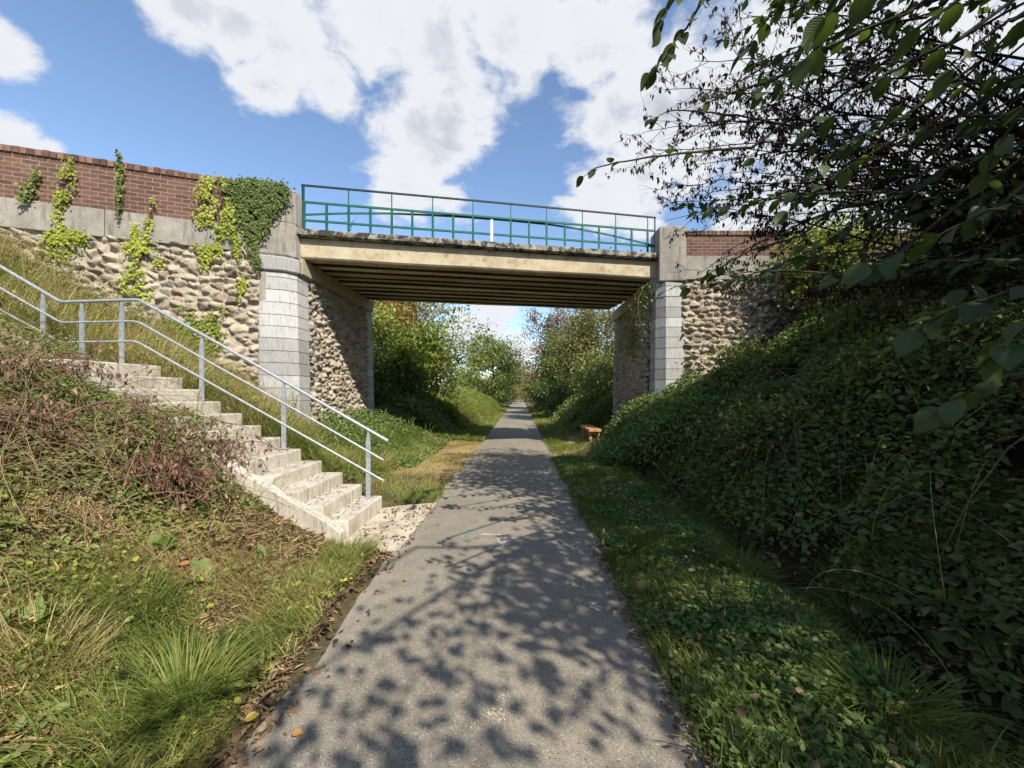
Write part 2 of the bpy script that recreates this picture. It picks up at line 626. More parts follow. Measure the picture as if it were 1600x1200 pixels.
def make_rubble():
    m, t, b, out = new_mat('rubble_stone')
    co = t.n.new('ShaderNodeTexCoord').outputs['Object']
    at = t.node('ShaderNodeAttribute', attribute_name='tint').outputs['Fac']
    mo = t.node('ShaderNodeAttribute', attribute_name='mortar').outputs['Fac']
    n = t.noise(co, 9, 7, 0.68)
    f = t.math('ADD', t.math('MULTIPLY', at, 0.8), t.math('MULTIPLY', n, 0.2))
    col = t.ramp(f, [(0.10, (0.15, 0.13, 0.10)), (0.28, (0.33, 0.28, 0.21)), (0.48, (0.41, 0.35, 0.26)), (0.64, (0.27, 0.245, 0.205)),
                     (0.78, (0.42, 0.365, 0.28)), (0.86, (0.29, 0.205, 0.145)), (0.95, (0.22, 0.19, 0.155))])
    n2 = t.noise(co, 26, 6, 0.7)
    col = t.mix(t.math('MULTIPLY', t.maprange(n2, 0.5, 0.72), 0.45), col, (0.12, 0.10, 0.075))
    n5 = t.noise(co, 1.3, 5, 0.6)
    col = t.mix(t.math('MULTIPLY', t.maprange(n5, 0.52, 0.7), 0.4), col, (0.20, 0.175, 0.13))
    col = t.mix(t.math('MULTIPLY', mo, 0.85), col, (0.37, 0.315, 0.235))
    t.l.new(col, b.inputs['Base Color'])
    b.inputs['Roughness'].default_value = 0.95
    b.inputs['Specular IOR Level'].default_value = 0.15
    bump(t, b, t.noise(co, 24, 9, 0.72), 0.8, 0.03)
    return m


def simple_mat(name, col, rough=0.5, metal=0.0, spec=0.5, noise=None, bstr=0.0, nscale=8.0):
    m, t, b, out = new_mat(name)
    co = t.n.new('ShaderNodeTexCoord').outputs['Object']
    if noise:
        n = t.noise(co, nscale, 7, 0.65)
        t.l.new(t.mix(t.maprange(n, 0.35, 0.7), col, noise), b.inputs['Base Color'])
        if bstr:
            bump(t, b, n, bstr, 0.01)
    else:
        b.inputs['Base Color'].default_value = (*col, 1)
    b.inputs['Roughness'].default_value = rough
    b.inputs['Metallic'].default_value = metal
    b.inputs['Specular IOR Level'].default_value = spec
    return m


def make_wood():
    m, t, b, out = new_mat('bench_wood')
    co = t.n.new('ShaderNodeTexCoord').outputs['Object']
    mp = t.node('ShaderNodeMapping')
    mp.inputs['Scale'].default_value = (22, 1.6, 22)
    t.l.new(co, mp.inputs['Vector'])
    n = t.noise(mp.outputs[0], 1.2, 6, 0.6, 0.6)
    t.l.new(t.ramp(n, [(0.3, (0.20, 0.095, 0.035)), (0.5, (0.37, 0.19, 0.07)), (0.7, (0.50, 0.28, 0.11))]), b.inputs['Base Color'])
    b.inputs['Roughness'].default_value = 0.55
    bump(t, b, n, 0.2, 0.005)
    return m


make_asphalt()
make_ground()
make_brick()
make_rubble()
make_wood()
stone_mat('ashlar', [(0.25, (0.29, 0.285, 0.27)), (0.50, (0.38, 0.376, 0.36)), (0.75, (0.45, 0.445, 0.425))], 5.0, (0.15, 0.14, 0.12), 0.75, 0.5, tint=True, streak=True, speck=0.3)
stone_mat('band_concrete', [(0.30, (0.17, 0.155, 0.13)), (0.52, (0.255, 0.235, 0.20)), (0.72, (0.33, 0.305, 0.265))], 2.2, (0.085, 0.075, 0.06), 0.75, 0.45, streak=True, speck=0.25)
stone_mat('beam_concrete', [(0.28, (0.30, 0.24, 0.15)), (0.50, (0.40, 0.335, 0.225)), (0.74, (0.48, 0.42, 0.31))], 2.6, (0.20, 0.145, 0.075), 0.8, 0.3, streak=False, speck=0.25)
stone_mat('soffit_concrete', [(0.30, (0.34, 0.28, 0.19)), (0.52, (0.47, 0.40, 0.285)), (0.74, (0.55, 0.48, 0.36))], 2.4, (0.15, 0.115, 0.07), 0.6, 0.4, tint=True)
stone_mat('slab_concrete', [(0.30, (0.17, 0.155, 0.13)), (0.52, (0.29, 0.265, 0.22)), (0.74, (0.38, 0.35, 0.29))], 3.5, (0.030, 0.027, 0.020), 0.95, 0.8, speck=0.8, dr=(0.44, 0.56))
stone_mat('stair_concrete', [(0.28, (0.33, 0.295, 0.235)), (0.50, (0.46, 0.42, 0.345)), (0.74, (0.55, 0.51, 0.43))], 4.0, (0.13, 0.11, 0.08), 0.8, 0.3, streak=True, speck=0.4)
stone_mat('apron_concrete', [(0.28, (0.30, 0.245, 0.17)), (0.50, (0.46, 0.40, 0.30)), (0.74, (0.55, 0.48, 0.37))], 3.0, (0.16, 0.11, 0.065), 0.75, 0.4, speck=0.3)
stone_mat('coping_brick', [(0.25, (0.075, 0.042, 0.034)), (0.50, (0.15, 0.085, 0.062)), (0.74, (0.23, 0.14, 0.10))], 7.0, (0.05, 0.04, 0.032), 0.6, 0.4, tint=True)
simple_mat('galvanised', (0.30, 0.32, 0.33), 0.5, 0.5, 0.5, (0.44, 0.46, 0.47), 0.1, 26)
simple_mat('green_paint', (0.006, 0.085, 0.066), 0.6, 0.0, 0.25, (0.010, 0.110, 0.084), 0.1, 9)
simple_mat('dark_green_paint', (0.006, 0.024, 0.022), 0.6, 0.0, 0.25, (0.010, 0.036, 0.032), 0.1, 9)
simple_mat('white_paint', (0.72, 0.72, 0.68), 0.5, 0.0, 0.4, (0.60, 0.60, 0.56), 0.1, 20)
simple_mat('bark', (0.075, 0.060, 0.045), 0.9, 0.0, 0.2, (0.15, 0.125, 0.095), 0.8, 12)
simple_mat('dark_twig', (0.020, 0.015, 0.013), 0.9, 0.0, 0.1, (0.038, 0.029, 0.024), 0.3, 20)  # twig colour darkened to stand in for the crown's shade
simple_mat('dark_bark', (0.032, 0.027, 0.021), 0.9, 0.0, 0.1, (0.065, 0.054, 0.042), 0.8, 12)  # darker copy of bark, shade of the overhanging tree put into its colour
simple_mat('grey_twig', (0.17, 0.15, 0.125), 0.85, 0.0, 0.2, (0.30, 0.27, 0.23), 0.3, 10)
simple_mat('straw_stem', (0.30, 0.23, 0.12), 0.8, 0.0, 0.2, (0.17, 0.15, 0.06), 0.2, 10)
simple_mat('vine_stem', (0.10, 0.07, 0.045), 0.85, 0.0, 0.2, (0.17, 0.12, 0.07), 0.3, 14)
simple_mat('chalk_paint', (0.62, 0.62, 0.58), 0.8, 0.0, 0.2, (0.45, 0.44, 0.41), 0.0, 30)
simple_mat('cream_paint', (0.55, 0.47, 0.33), 0.8, 0.0, 0.2, (0.42, 0.36, 0.26), 0.0, 30)
simple_mat('teal_paint', (0.05, 0.42, 0.33), 0.8, 0.0, 0.2, (0.10, 0.30, 0.25), 0.0, 30)
simple_mat('rust', (0.10, 0.055, 0.03), 0.8, 0.2, 0.3, (0.18, 0.09, 0.04), 0.2, 20)

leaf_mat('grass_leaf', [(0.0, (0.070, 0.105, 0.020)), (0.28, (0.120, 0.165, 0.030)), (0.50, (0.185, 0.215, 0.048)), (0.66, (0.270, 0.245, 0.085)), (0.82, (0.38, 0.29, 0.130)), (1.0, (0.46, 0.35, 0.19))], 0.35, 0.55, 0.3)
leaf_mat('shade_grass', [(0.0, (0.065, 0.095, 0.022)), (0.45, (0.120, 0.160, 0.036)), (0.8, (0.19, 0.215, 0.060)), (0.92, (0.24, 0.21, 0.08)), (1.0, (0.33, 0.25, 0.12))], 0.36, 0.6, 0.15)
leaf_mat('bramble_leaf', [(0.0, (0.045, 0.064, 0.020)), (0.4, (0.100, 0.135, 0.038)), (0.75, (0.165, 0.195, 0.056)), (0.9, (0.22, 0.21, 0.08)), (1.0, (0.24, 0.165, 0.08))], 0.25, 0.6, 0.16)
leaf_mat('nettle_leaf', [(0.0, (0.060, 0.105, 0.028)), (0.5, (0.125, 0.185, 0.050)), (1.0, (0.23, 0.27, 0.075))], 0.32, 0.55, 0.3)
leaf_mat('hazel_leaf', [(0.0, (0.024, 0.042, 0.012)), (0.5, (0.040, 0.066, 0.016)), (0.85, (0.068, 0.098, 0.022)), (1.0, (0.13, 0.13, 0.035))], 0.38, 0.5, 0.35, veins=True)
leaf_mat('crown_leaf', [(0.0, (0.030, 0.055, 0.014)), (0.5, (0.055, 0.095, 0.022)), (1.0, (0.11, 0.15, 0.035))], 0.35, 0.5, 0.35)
leaf_mat('dead_leaf', [(0.0, (0.014, 0.009, 0.008)), (0.5, (0.030, 0.017, 0.012)), (1.0, (0.065, 0.034, 0.020))], 0.12, 0.75, 0.2)
leaf_mat('litter_leaf', [(0.0, (0.055, 0.033, 0.020)), (0.35, (0.125, 0.075, 0.044)), (0.65, (0.22, 0.145, 0.080)), (0.88, (0.36, 0.26, 0.15)), (1.0, (0.50, 0.36, 0.14))], 0.15, 0.7, 0.25)
leaf_mat('red_dead_leaf', [(0.0, (0.060, 0.028, 0.022)), (0.35, (0.14, 0.060, 0.042)), (0.65, (0.24, 0.135, 0.085)), (1.0, (0.38, 0.27, 0.18))], 0.18, 0.75, 0.2)
leaf_mat('scrub_leaf', [(0.0, (0.075, 0.050, 0.028)), (0.18, (0.20, 0.135, 0.070)), (0.34, (0.135, 0.145, 0.050)), (0.62, (0.16, 0.20, 0.055)), (0.85, (0.25, 0.28, 0.062)), (1.0, (0.38, 0.38, 0.07))], 0.3, 0.6, 0.25)
leaf_mat('ivy_yellow', [(0.0, (0.13, 0.17, 0.025)), (0.5, (0.29, 0.33, 0.050)), (1.0, (0.44, 0.44, 0.085))], 0.28, 0.55, 0.2)
leaf_mat('ivy_green', [(0.0, (0.040, 0.062, 0.016)), (0.5, (0.090, 0.120, 0.028)), (0.85, (0.17, 0.19, 0.045)), (1.0, (0.28, 0.28, 0.06))], 0.22, 0.55, 0.22)
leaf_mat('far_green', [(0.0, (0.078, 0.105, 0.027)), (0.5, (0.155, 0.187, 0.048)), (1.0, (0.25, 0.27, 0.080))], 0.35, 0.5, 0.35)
leaf_mat('far_olive', [(0.0, (0.100, 0.105, 0.036)), (0.5, (0.190, 0.182, 0.068)), (1.0, (0.30, 0.265, 0.11))], 0.35, 0.55, 0.3)
leaf_mat('far_bright', [(0.0, (0.080, 0.115, 0.022)), (0.5, (0.165, 0.205, 0.036)), (1.0, (0.28, 0.30, 0.065))], 0.4, 0.48, 0.4)
leaf_mat('far_red', [(0.0, (0.105, 0.060, 0.030)), (0.5, (0.195, 0.110, 0.050)), (1.0, (0.29, 0.185, 0.085))], 0.3, 0.6, 0.25)
leaf_mat('far_orange', [(0.0, (0.16, 0.060, 0.024)), (0.5, (0.29, 0.105, 0.040)), (1.0, (0.36, 0.17, 0.065))], 0.3, 0.6, 0.25)
leaf_mat('yellow_leaf', [(0.0, (0.45, 0.30, 0.045)), (1.0, (0.58, 0.46, 0.13))], 0.2, 0.55, 0.3)
leaf_mat('orange_leaf', [(0.0, (0.36, 0.15, 0.05)), (1.0, (0.46, 0.24, 0.09))], 0.2, 0.6, 0.3)
leaf_mat('dock_leaf', [(0.0, (0.10, 0.155, 0.035)), (1.0, (0.19, 0.235, 0.07))], 0.3, 0.45, 0.4, veins=True)


# ------------------------------------------------------------------ terrain
def G(x, y):
    x = np.asarray(x, float)
    y = np.asarray(y, float)
    L = -x
    near = np.minimum(.55 * np.maximum(0, L - 1.86), 4.2)
    near = near - .42 * ss(4.6, 6.4, L)
    mid = np.minimum(.70 * np.maximum(0, L - 3.6) + .05 * np.maximum(0, L - 1.5), 4.2)
    under = np.minimum(.25 * np.maximum(0, L - 2.2), 3)
    far = np.minimum(.42 * np.maximum(0, L - 2.3), 1.8)
    k1, k2, k3 = ss(5.35, 7.4, y), ss(7.7, 9.2, y), ss(12.3, 15.0, y)
    left = near * (1 - k1) + mid * k1
    left = left * (1 - k2) + under * k2
    left = left * (1 - k3) + far * k3
    R = x
    nr = -.32 * np.exp(-((R - 2.38) / .24) ** 2) * (1 - ss(7.2, 8.6, y)) + np.minimum(.72 * np.maximum(0, R - 2.55), 4.6)
    fr = np.minimum(.60 * np.maximum(0, R - 2.3), 4.6)
    un = np.minimum(.17 * np.maximum(0, R - .95) + .35 * np.maximum(0, R - 2.5), 4)
    fa = np.minimum(.40 * np.maximum(0, R - 1.7), 1.8)
    q1, q2, q3 = ss(6.8, 8.6, y), ss(9.3, 10.6, y), ss(13.4, 16, y)
    right = nr * (1 - q1) + fr * q1
    right = right * (1 - q2) + un * q2
    right = right * (1 - q3) + fa * q3
    z = np.where(x < 0, left, right)
    off = ss(1.15, 1.9, np.abs(x + .21))
    return z + off * (.10 * (fbm(x * .9, y * .9, 5.0) - .5) + .05 * (fbm(x * 3.1, y * 3.1, 9.0) - .5))


def build_ground():
    xs = np.unique(np.concatenate((np.linspace(-400, -40, 13), np.linspace(-40, -12, 15), np.arange(-12, 12.01, .12), np.linspace(12, 40, 15), np.linspace(40, 400, 13))))
    ys = np.unique(np.concatenate((np.linspace(-60, -8, 14), np.arange(-8, 18.01, .14), np.linspace(18, 60, 70), np.linspace(60, 900, 30))))
    X, Y = np.meshgrid(xs, ys)
    Z = G(X, Y) * np.where(np.abs(X) > 40, 1.0, 1.0)
    Z = np.where(Y < 120, Z, Z * np.clip((300 - Y) / 180, 0.2, 1))
    V = np.stack((X, Y, Z), -1).reshape(-1, 3)
    nx, ny = len(xs), len(ys)
    i = (np.arange(ny - 1)[:, None] * nx + np.arange(nx - 1)[None]).ravel()
    T = np.stack((i, i + 1, i + nx + 1, i + nx), -1)
    o = link('ground', np_mesh('ground', V, T, smooth=True), MATS['ground_soil'])
    tag(o, 'brown soil and banks on both sides of the path', 'ground', kind='structure')


def edge_l(y):
    return -1.25 - .07 * (fbm(np.asarray(y) * 1.3, 0, 3.0) - .5) * 2 + .03 * (vn(np.asarray(y) * 7, 1, 2.) - .5)


def edge_r(y):
    return .83 + .06 * (fbm(np.asarray(y) * 1.2, 0, 8.0) - .5) * 2 + .03 * (vn(np.asarray(y) * 7, 1, 6.) - .5)


def build_path():
    ys = np.concatenate((np.arange(-8, 20, .1), np.arange(20, 140, 1.0)))
    cols = 9
    V = []
    for y in ys:
        a, b_ = float(edge_l(y)), float(edge_r(y))
        for k in range(cols):
            x = a + (b_ - a) * k / (cols - 1)
            f = abs(k / (cols - 1) - .5) * 2
            V.append((x, y, .030 - .020 * f ** 3))
    n = len(ys)
    i = (np.arange(n - 1)[:, None] * cols + np.arange(cols - 1)[None]).ravel()
    T = np.stack((i, i + 1, i + cols + 1, i + cols), -1)
    o = link('path', np_mesh('path', V, T, smooth=True), MATS['asphalt'])
    tag(o, 'straight grey asphalt path running under the bridge', 'path', kind='structure')
    # pale concrete apron at the foot of the stairs
    bm = BM()
    pts = [(-1.95, 4.2), (-1.55, 3.98), (-1.22, 4.05), (-1.20, 5.75), (-1.62, 5.62), (-1.95, 5.45)]
    bm.prism([[(x, y, -.05) for x, y in pts], [(x, y, .026) for x, y in pts]])
    o = bm.build('paved_apron', MATS['apron_concrete'])
    tag(o, 'pale worn concrete apron between the bottom step and the path', 'pavement', kind='structure')


def flecks(name, strokes, mat, rng, dens, size, jit, label, cat):
    """worn paint: small flat chips left on the asphalt along strokes (x0,y0,x1,y1)"""
    P_ = []
    for (x0, y0, x1, y1) in strokes:
        n = int(dens * math.hypot(x1 - x0, y1 - y0))
        t = rng.uniform(0, 1, n)
        P_.append(np.stack((x0 + (x1 - x0) * t + rng.normal(0, jit, n), y0 + (y1 - y0) * t + rng.normal(0, jit, n)), -1))
    P_ = np.concatenate(P_)
    keep = fbm(P_[:, 0] * 9, P_[:, 1] * 9, 4.0) > .40
    P_ = P_[keep]
    n = len(P_)
    a = rng.uniform(0, 6.28, n)
    s = rng.uniform(.4, 1, n) * size
    V = []
    for k in range(5):
        aa = a + k * 2 * np.pi / 5
        rr = s * rng.uniform(.6, 1.1, n)
        V.append(np.stack((P_[:, 0] + np.cos(aa) * rr, P_[:, 1] + np.sin(aa) * rr, np.full(n, .034) + np.arange(n) * 2e-7), -1))
    V = np.stack(V, 1).reshape(-1, 3)
    T = (np.arange(n)[:, None] * 5 + np.arange(5)[None])
    o = link(name, np_mesh(name, V, T), MATS[mat])
    return tag(o, label, cat)


build_ground()
build_path()
rg = np.random.default_rng(5)


def gp(px, py):
    """point on the path surface seen at a pixel"""
    Y = F * (EYE - .03) / (py - VY)
    return ((px - VX) / F * Y, Y)


def stroke(a, b):
    return (*gp(*a), *gp(*b))


flecks('painted_arrow', [stroke((789, 836), (787, 853)), stroke((777, 841), (787, 854)), stroke((803, 841), (789, 853)), stroke((752, 835), (790, 836))],
       'chalk_paint', rg, 420, .008, .012, 'faded white arrow painted on the path pointing at the viewer', 'path marking')
flecks('painted_cross', [stroke((735, 1082), (798, 1134)), stroke((792, 1084), (732, 1136))], 'cream_paint', rg, 520, .0055, .022,
       'worn cream cross painted on the asphalt in the foreground', 'path marking')
flecks('paint_splash', [stroke((728, 833), (731, 838)), stroke((733, 827), (737, 829))], 'teal_paint', rg, 800, .007, .016,
       'small teal paint splash on the asphalt beside the faded arrow', 'path marking')


# ------------------------------------------------------------------ masonry helpers
def rubble_mesh(name, frame, W, H, z0, cell=.27, seed=1, res=.026, hmax=.16, batter=0.0, top=None):
    """heightfield of rough stones; frame(u, v, h) -> world/local xyz"""
    nu, nv = int(W / res) + 1, int(H / res) + 1
    U, Vv = np.meshgrid(np.linspace(0, W, nu), np.linspace(0, H, nv))
    wu = U + .035 * (fbm(U * 5, Vv * 5, seed) - .5)
    wv = Vv + .035 * (fbm(U * 5, Vv * 5, seed + 7.) - .5)
    a, b = wu / cell, wv / (cell * .66)
    ia, ib = np.floor(a), np.floor(b)
    f1 = np.full(U.shape, 9.)
    f2 = np.full(U.shape, 9.)
    ca = np.zeros(U.shape)
    cb = np.zeros(U.shape)
    ci = np.zeros(U.shape)
    cj = np.zeros(U.shape)
    for di in (-1, 0, 1):
        for dj in (-1, 0, 1):
            i, j = ia + di, ib + dj
            x = i + .08 + .84 * _h(i, j, seed)
            y = j + .08 + .84 * _h(i, j, seed + 1.7)
            wgt = .75 + .6 * _h(i, j, seed + 8.1)
            d = np.hypot(a - x, b - y)
            closer = d < f1
            f2 = np.where(closer, f1, np.minimum(f2, d))
            ca = np.where(closer, a - x, ca)
            cb = np.where(closer, b - y, cb)
            ci = np.where(closer, i, ci)
            cj = np.where(closer, j, cj)
            f1 = np.where(closer, d, f1)
    e = f2 - f1
    prof = np.clip((e - .03) / .05, 0, 1)
    r0 = _h(ci, cj, seed + 2.)
    hgt = hmax * (.40 + .60 * r0)
    tilt = hmax * 1.9 * ((_h(ci, cj, seed + 3.) - .5) * ca + (_h(ci, cj, seed + 4.) - .5) * cb)
    # second break plane gives a faceted, quarried face
    ang = _h(ci, cj, seed + 5.) * 6.28
    cut = np.zeros(U.shape)
    for q in range(3):
        a2 = ang + q * 2.09 + 1.1 * (_h(ci, cj, seed + 10. + q) - .5)
        cut = np.maximum(cut, hmax * (1.6 + 2.2 * _h(ci, cj, seed + 20. + q)) * np.maximum(0, ca * np.cos(a2) + cb * np.sin(a2) - .10 - .26 * _h(ci, cj, seed + 15. + q)))
    h = prof * np.maximum(.18 * hgt, hgt + tilt - cut) + .018 * (fbm(U * 13, Vv * 13, seed + 3.) - .5) + .018 * (fbm(U * 32, Vv * 32, seed + 9.) - .5)
    pts = frame(U.ravel(), Vv.ravel() + z0, h.ravel())
    i = (np.arange(nv - 1)[:, None] * nu + np.arange(nu - 1)[None]).ravel()
    T = np.stack((i, i + 1, i + nu + 1, i + nu), -1)
    if top is not None:
        vmid = (Vv.ravel()[i] + z0)
        T = T[vmid < top(U.ravel()[i])]
    return np_mesh(name, pts, T, {'tint': ('POINT', _h(ci, cj, seed + 6.).ravel()), 'mortar': ('POINT', (1 - ss(.03, .07, e)).ravel())})


def inset_poly(poly, g):
    c = np.mean(poly, axis=0)
    p = np.asarray(poly, float)
    return p + nz(c - p) * g


def ashlar(name, poly, back, z0, z1, course, parent, batter=.022, tooth=None, seed=1, mat='ashlar', gap=.009):
    """stacked stone courses over a plan polygon (front points, then back points); front points lean with the batter"""
    rng = np.random.default_rng(int(seed))
    bm = BM()
    lay = bm.bm.faces.layers.float.new('tint')
    zz = z0
    k = 0
    P0 = np.asarray(poly, float)
    B0 = np.asarray(back, float)
    cen = np.mean(np.concatenate((P0, B0)), axis=0)
    while zz < z1 - .02:
        c = min(course * rng.uniform(.93, 1.07), z1 - zz)
        if z1 - zz - c < .1:
            c = z1 - zz
        t = rng.uniform(0, 1)
        pr = P0 + nz(P0 - cen) * rng.uniform(-.004, .005)
        if tooth is not None:
            pr = pr.copy()
            pr[0] = pr[0] + np.asarray(tooth) * (1 if k % 2 else 0)

        def ring(z, g):
            off = batter * (z1 - z)
            q = pr + nz(pr - cen) * off
            full = np.concatenate((q, B0))
            full = inset_poly(full, g)
            return [(x, y, z) for x, y in full]
        n0 = len(bm.bm.faces)
        bm.prism([ring(zz, .022), ring(zz + gap, 0), ring(zz + c - gap, 0), ring(zz + c, .022)])
        bm.bm.faces.ensure_lookup_table()
        for f in bm.bm.faces[n0:]:
            f[lay] = t
        zz += c
        k += 1
    return bm.build(name, MATS[mat], parent)


def prism_obj(name, poly, z0, z1, mat, parent, g=.012, mid=None):
    bm = BM()
    zs = [z0, z0 + g, z1 - g, z1]
    poly = np.asarray(poly, float)
    ins = inset_poly(poly, g)
    bm.prism([[(x, y, z) for x, y in (ins if k in (0, 3) else poly)] for k, z in enumerate(zs)])
    return bm.build(name, MATS[mat], parent)


def plank(p0, p1, w, lo, hi, bev=.0):
    """box from p0 to p1 (plan) with offset range w=(a,b) to the left normal and z lo..hi -> rings for prism"""
    p0, p1 = np.asarray(p0, float), np.asarray(p1, float)
    d = nz(p1 - p0)
    n = np.array((-d[1], d[0]))
    q = [p0 + n * w[0], p1 + n * w[0], p1 + n * w[1], p0 + n * w[1]]
    return [[(*a, lo) for a in q], [(*a, hi) for a in q]]


# ------------------------------------------------------------------ the bridge
A = np.array((-4.79, 8.51))
B = np.array((3.43, 10.02))
DK = nz(B - A)
DN = np.array((-DK[1], DK[0]))          # away from the viewer
SOF = 4.50
LEN = np.linalg.norm(B - A)


def build_bridge():
    root = empty('road_bridge', (-.7, 9.3, 0), 0, 'old concrete beam road bridge on rough stone abutments spanning the path', 'bridge')
    root['_world'] = 1
    rng = np.random.default_rng(11)
    # beams side by side, 9 of them: rounded lower arrises, dark gap between
    wb, depth = .352, .43
    nb = 9
    pitch = 3.93 / nb
    for k in range(nb):
        bm = BM()
        lay = bm.bm.faces.layers.float.new('tint')
        o0 = k * pitch + .012
        dz = rng.uniform(-.012, .012) if k else 0
        prof = [(o0, SOF + .43), (o0, SOF + dz + .035), (o0 + .03, SOF + dz), (o0 + wb - .05, SOF + dz), (o0 + wb, SOF + dz + .05), (o0 + wb, SOF + .43)]
        e0, e1 = -.35, LEN + .35
        st = np.linspace(e0, e1, 15)
        rings = []
        for s in st:
            rings.append([(*(A + DK * s + DN * o), z + .006 * math.sin(s * 2.1 + k)) for o, z in prof])
        n0 = len(bm.bm.faces)
        bm.prism(rings)
        tv = rng.uniform(0, 1)
        for f in bm.bm.faces:
            f[lay] = tv
        bm.build('edge_beam' if k == 0 else 'beam', MATS['beam_concrete' if k == 0 else 'soffit_concrete'], root)
    # infill above the gaps and the projecting slab
    bm = BM()
    bm.prism(plank(A - DK * .3, B + DK * .3, (.2, 3.8), SOF + .36, SOF + .42))
    bm.build('deck_infill', MATS['slab_concrete'], root)
    simple_mat('dark_joint', (0.016, 0.014, 0.009), 0.95, 0.0, 0.1, (0.04, 0.034, 0.02), 0.3, 12)
    for k in range(nb):
        bm = BM()
        rings = []
        o0 = k * pitch + .012 + wb
        for s_ in np.linspace(-.3, LEN + .3, 40):
            j0 = .045 * (fbm(s_ * 2.2, k * 3.1, 5.0) - .35) * (1 if k % 3 else 1.8)
            j1 = .02 * fbm(s_ * 3.0, k * 1.7, 9.0)
            rings.append([(*(A + DK * s_ + DN * (o0 - .022 - j0)), SOF - .004 - .0125), (*(A + DK * s_ + DN * (o0 + pitch - wb + .008 + j1)), SOF - .0165),
                          (*(A + DK * s_ + DN * (o0 + pitch - wb + .008 + j1)), SOF + .10), (*(A + DK * s_ + DN * (o0 - .022 - j0)), SOF + .10)])
        if k < nb - 1:
            bm.prism(rings)
            bm.build('damp_joint', MATS['dark_joint'], root)
        else:
            bm.bm.free()
    bm = BM()
    st = np.linspace(-.10, LEN + .06, 60)
    ring = []
    for s in st:
        j = .012 * (fbm(s * 3.0, 1.0, 2.0) - .5)
        prof = [(-.13 + j, 4.945), (-.15 + j, 4.965), (-.15 + j, 5.07 + j), (-.13, 5.09 + j), (4.1, 5.09), (4.1, 4.945)]
        ring.append([(*(A + DK * s + DN * o), z) for o, z in prof])
    bm.prism(ring)
    bm.build('deck_slab', MATS['slab_concrete'], root)
    # left abutment
    ab = empty('abutment', (0, 0, 0))
    ab.parent = root
    ab.location = -root.location
    lx = -4.75

    def fl(u, v, h):
        return np.stack((lx + .025 * (4.4 - v) + h * .9, 8.86 + u, v), -1)
    link('rubble_face', rubble_mesh('rubble_face', fl, 3.35, 4.42, -.25, .17, 3.0, .022, .11), MATS['rubble_stone'], ab)
    bm = BM()
    bm.box((-5.6, 8.5, -.4), (-4.79, 12.3, 4.15))
    bm.build('core_wall', MATS['band_concrete'], ab)
    bm = BM()
    bm.box((-5.6, 8.52, 4.16), (-4.64, 12.62, 4.49), .012)
    bm.build('bearing_shelf', MATS['soffit_concrete'], ab)
    ashlar('corner_pier', [(-5.30, 8.10), (-4.89, 8.25), (-4.72, 8.44), (-4.72, 8.92)], [(-5.2, 8.92), (-5.5, 8.5)], -.3, 4.12, .25, ab, .026, (-.12, -.043), 3)
    prism_obj('pier_cap', [(-5.36, 8.02), (-4.87, 8.19), (-4.66, 8.40), (-4.66, 8.98), (-5.2, 8.98), (-5.5, 8.5)], 4.12, 4.43, 'ashlar', ab, .03)
    ashlar('rear_quoin', [(-4.69, 12.16), (-4.69, 12.62)], [(-5.3, 12.62), (-5.3, 12.16)], -.3, 4.15, .24, ab, .026, None, 4)
    # right abutment
    ab = empty('abutment', (0, 0, 0))
    ab.parent = root
    ab.location = -root.location
    rx = 3.44

    def fr(u, v, h):
        return np.stack((rx - .02 * (4.4 - v) - h * .9, 14.0 - u, v), -1)
    link('rubble_face', rubble_mesh('rubble_face', fr, 3.6, 4.42, -.25, .18, 13.0, .026, .13), MATS['rubble_stone'], ab)
    bm = BM()
    bm.box((3.47, 10.0, -.4), (4.3, 14.1, 4.15))
    bm.build('core_wall', MATS['band_concrete'], ab)
    bm = BM()
    bm.box((3.30, 10.05, 4.16), (4.3, 14.25, 4.49), .012)
    bm.build('bearing_shelf', MATS['soffit_concrete'], ab)
    ashlar('corner_pier', [(3.42, 10.62), (3.42, 9.98), (3.60, 9.80), (4.02, 9.80)], [(4.1, 10.4), (3.9, 10.62)], -.3, 4.36, .25, ab, .018, None, 6)
    ashlar('rear_quoin', [(3.40, 14.28), (3.40, 13.85)], [(4.0, 13.85), (4.0, 14.28)], -.3, 4.15, .24, ab, .02, None, 7)
    # parapet end pillars standing on the piers
    bm = BM()
    pl = [(-5.62, 8.00), (-5.32, 8.045), (-4.86, 8.215), (-4.70, 8.36), (-4.70, 8.72), (-5.30, 8.75), (-5.75, 8.5)]

    def rg_(pts, z, g=0):
        return [(x, y, z) for x, y in inset_poly(pts, g)]
    bm.prism([rg_(pl, 4.434, .03), rg_(pl, 4.47), rg_(pl, 5.13), rg_(pl, 5.145, .012), rg_(pl, 5.16), rg_(pl, 5.82), rg_(pl, 5.86, .03)])
    bm.build('end_pillar', MATS['band_concrete'], root)
    bm = BM()
    pr = [(3.44, 10.45), (3.44, 9.78), (4.08, 9.74), (4.08, 10.45)]
    bm.prism([rg_(pr, 4.364, .02), rg_(pr, 4.39), rg_(pr, 5.68), rg_(pr, 5.72, .03)])
    bm.build('end_pillar', MATS['band_concrete'], root)
    return root


build_bridge()


def flatbar(bm, pts, up, w, t):
    """flat bar through points; up: unit vector of width w"""
    pts = [Vector(p) for p in pts]
    up = Vector(up)
    rings = []
    for i, p in enumerate(pts):
        a = pts[max(0, i - 1)]
        b = pts[min(len(pts) - 1, i + 1)]
        d = (b - a).normalized()
        s = d.cross(up).normalized()
        rings.append([p + up * (w / 2) + s * (t / 2), p - up * (w / 2) + s * (t / 2), p - up * (w / 2) - s * (t / 2), p + up * (w / 2) - s * (t / 2)])
    bm.prism(rings)


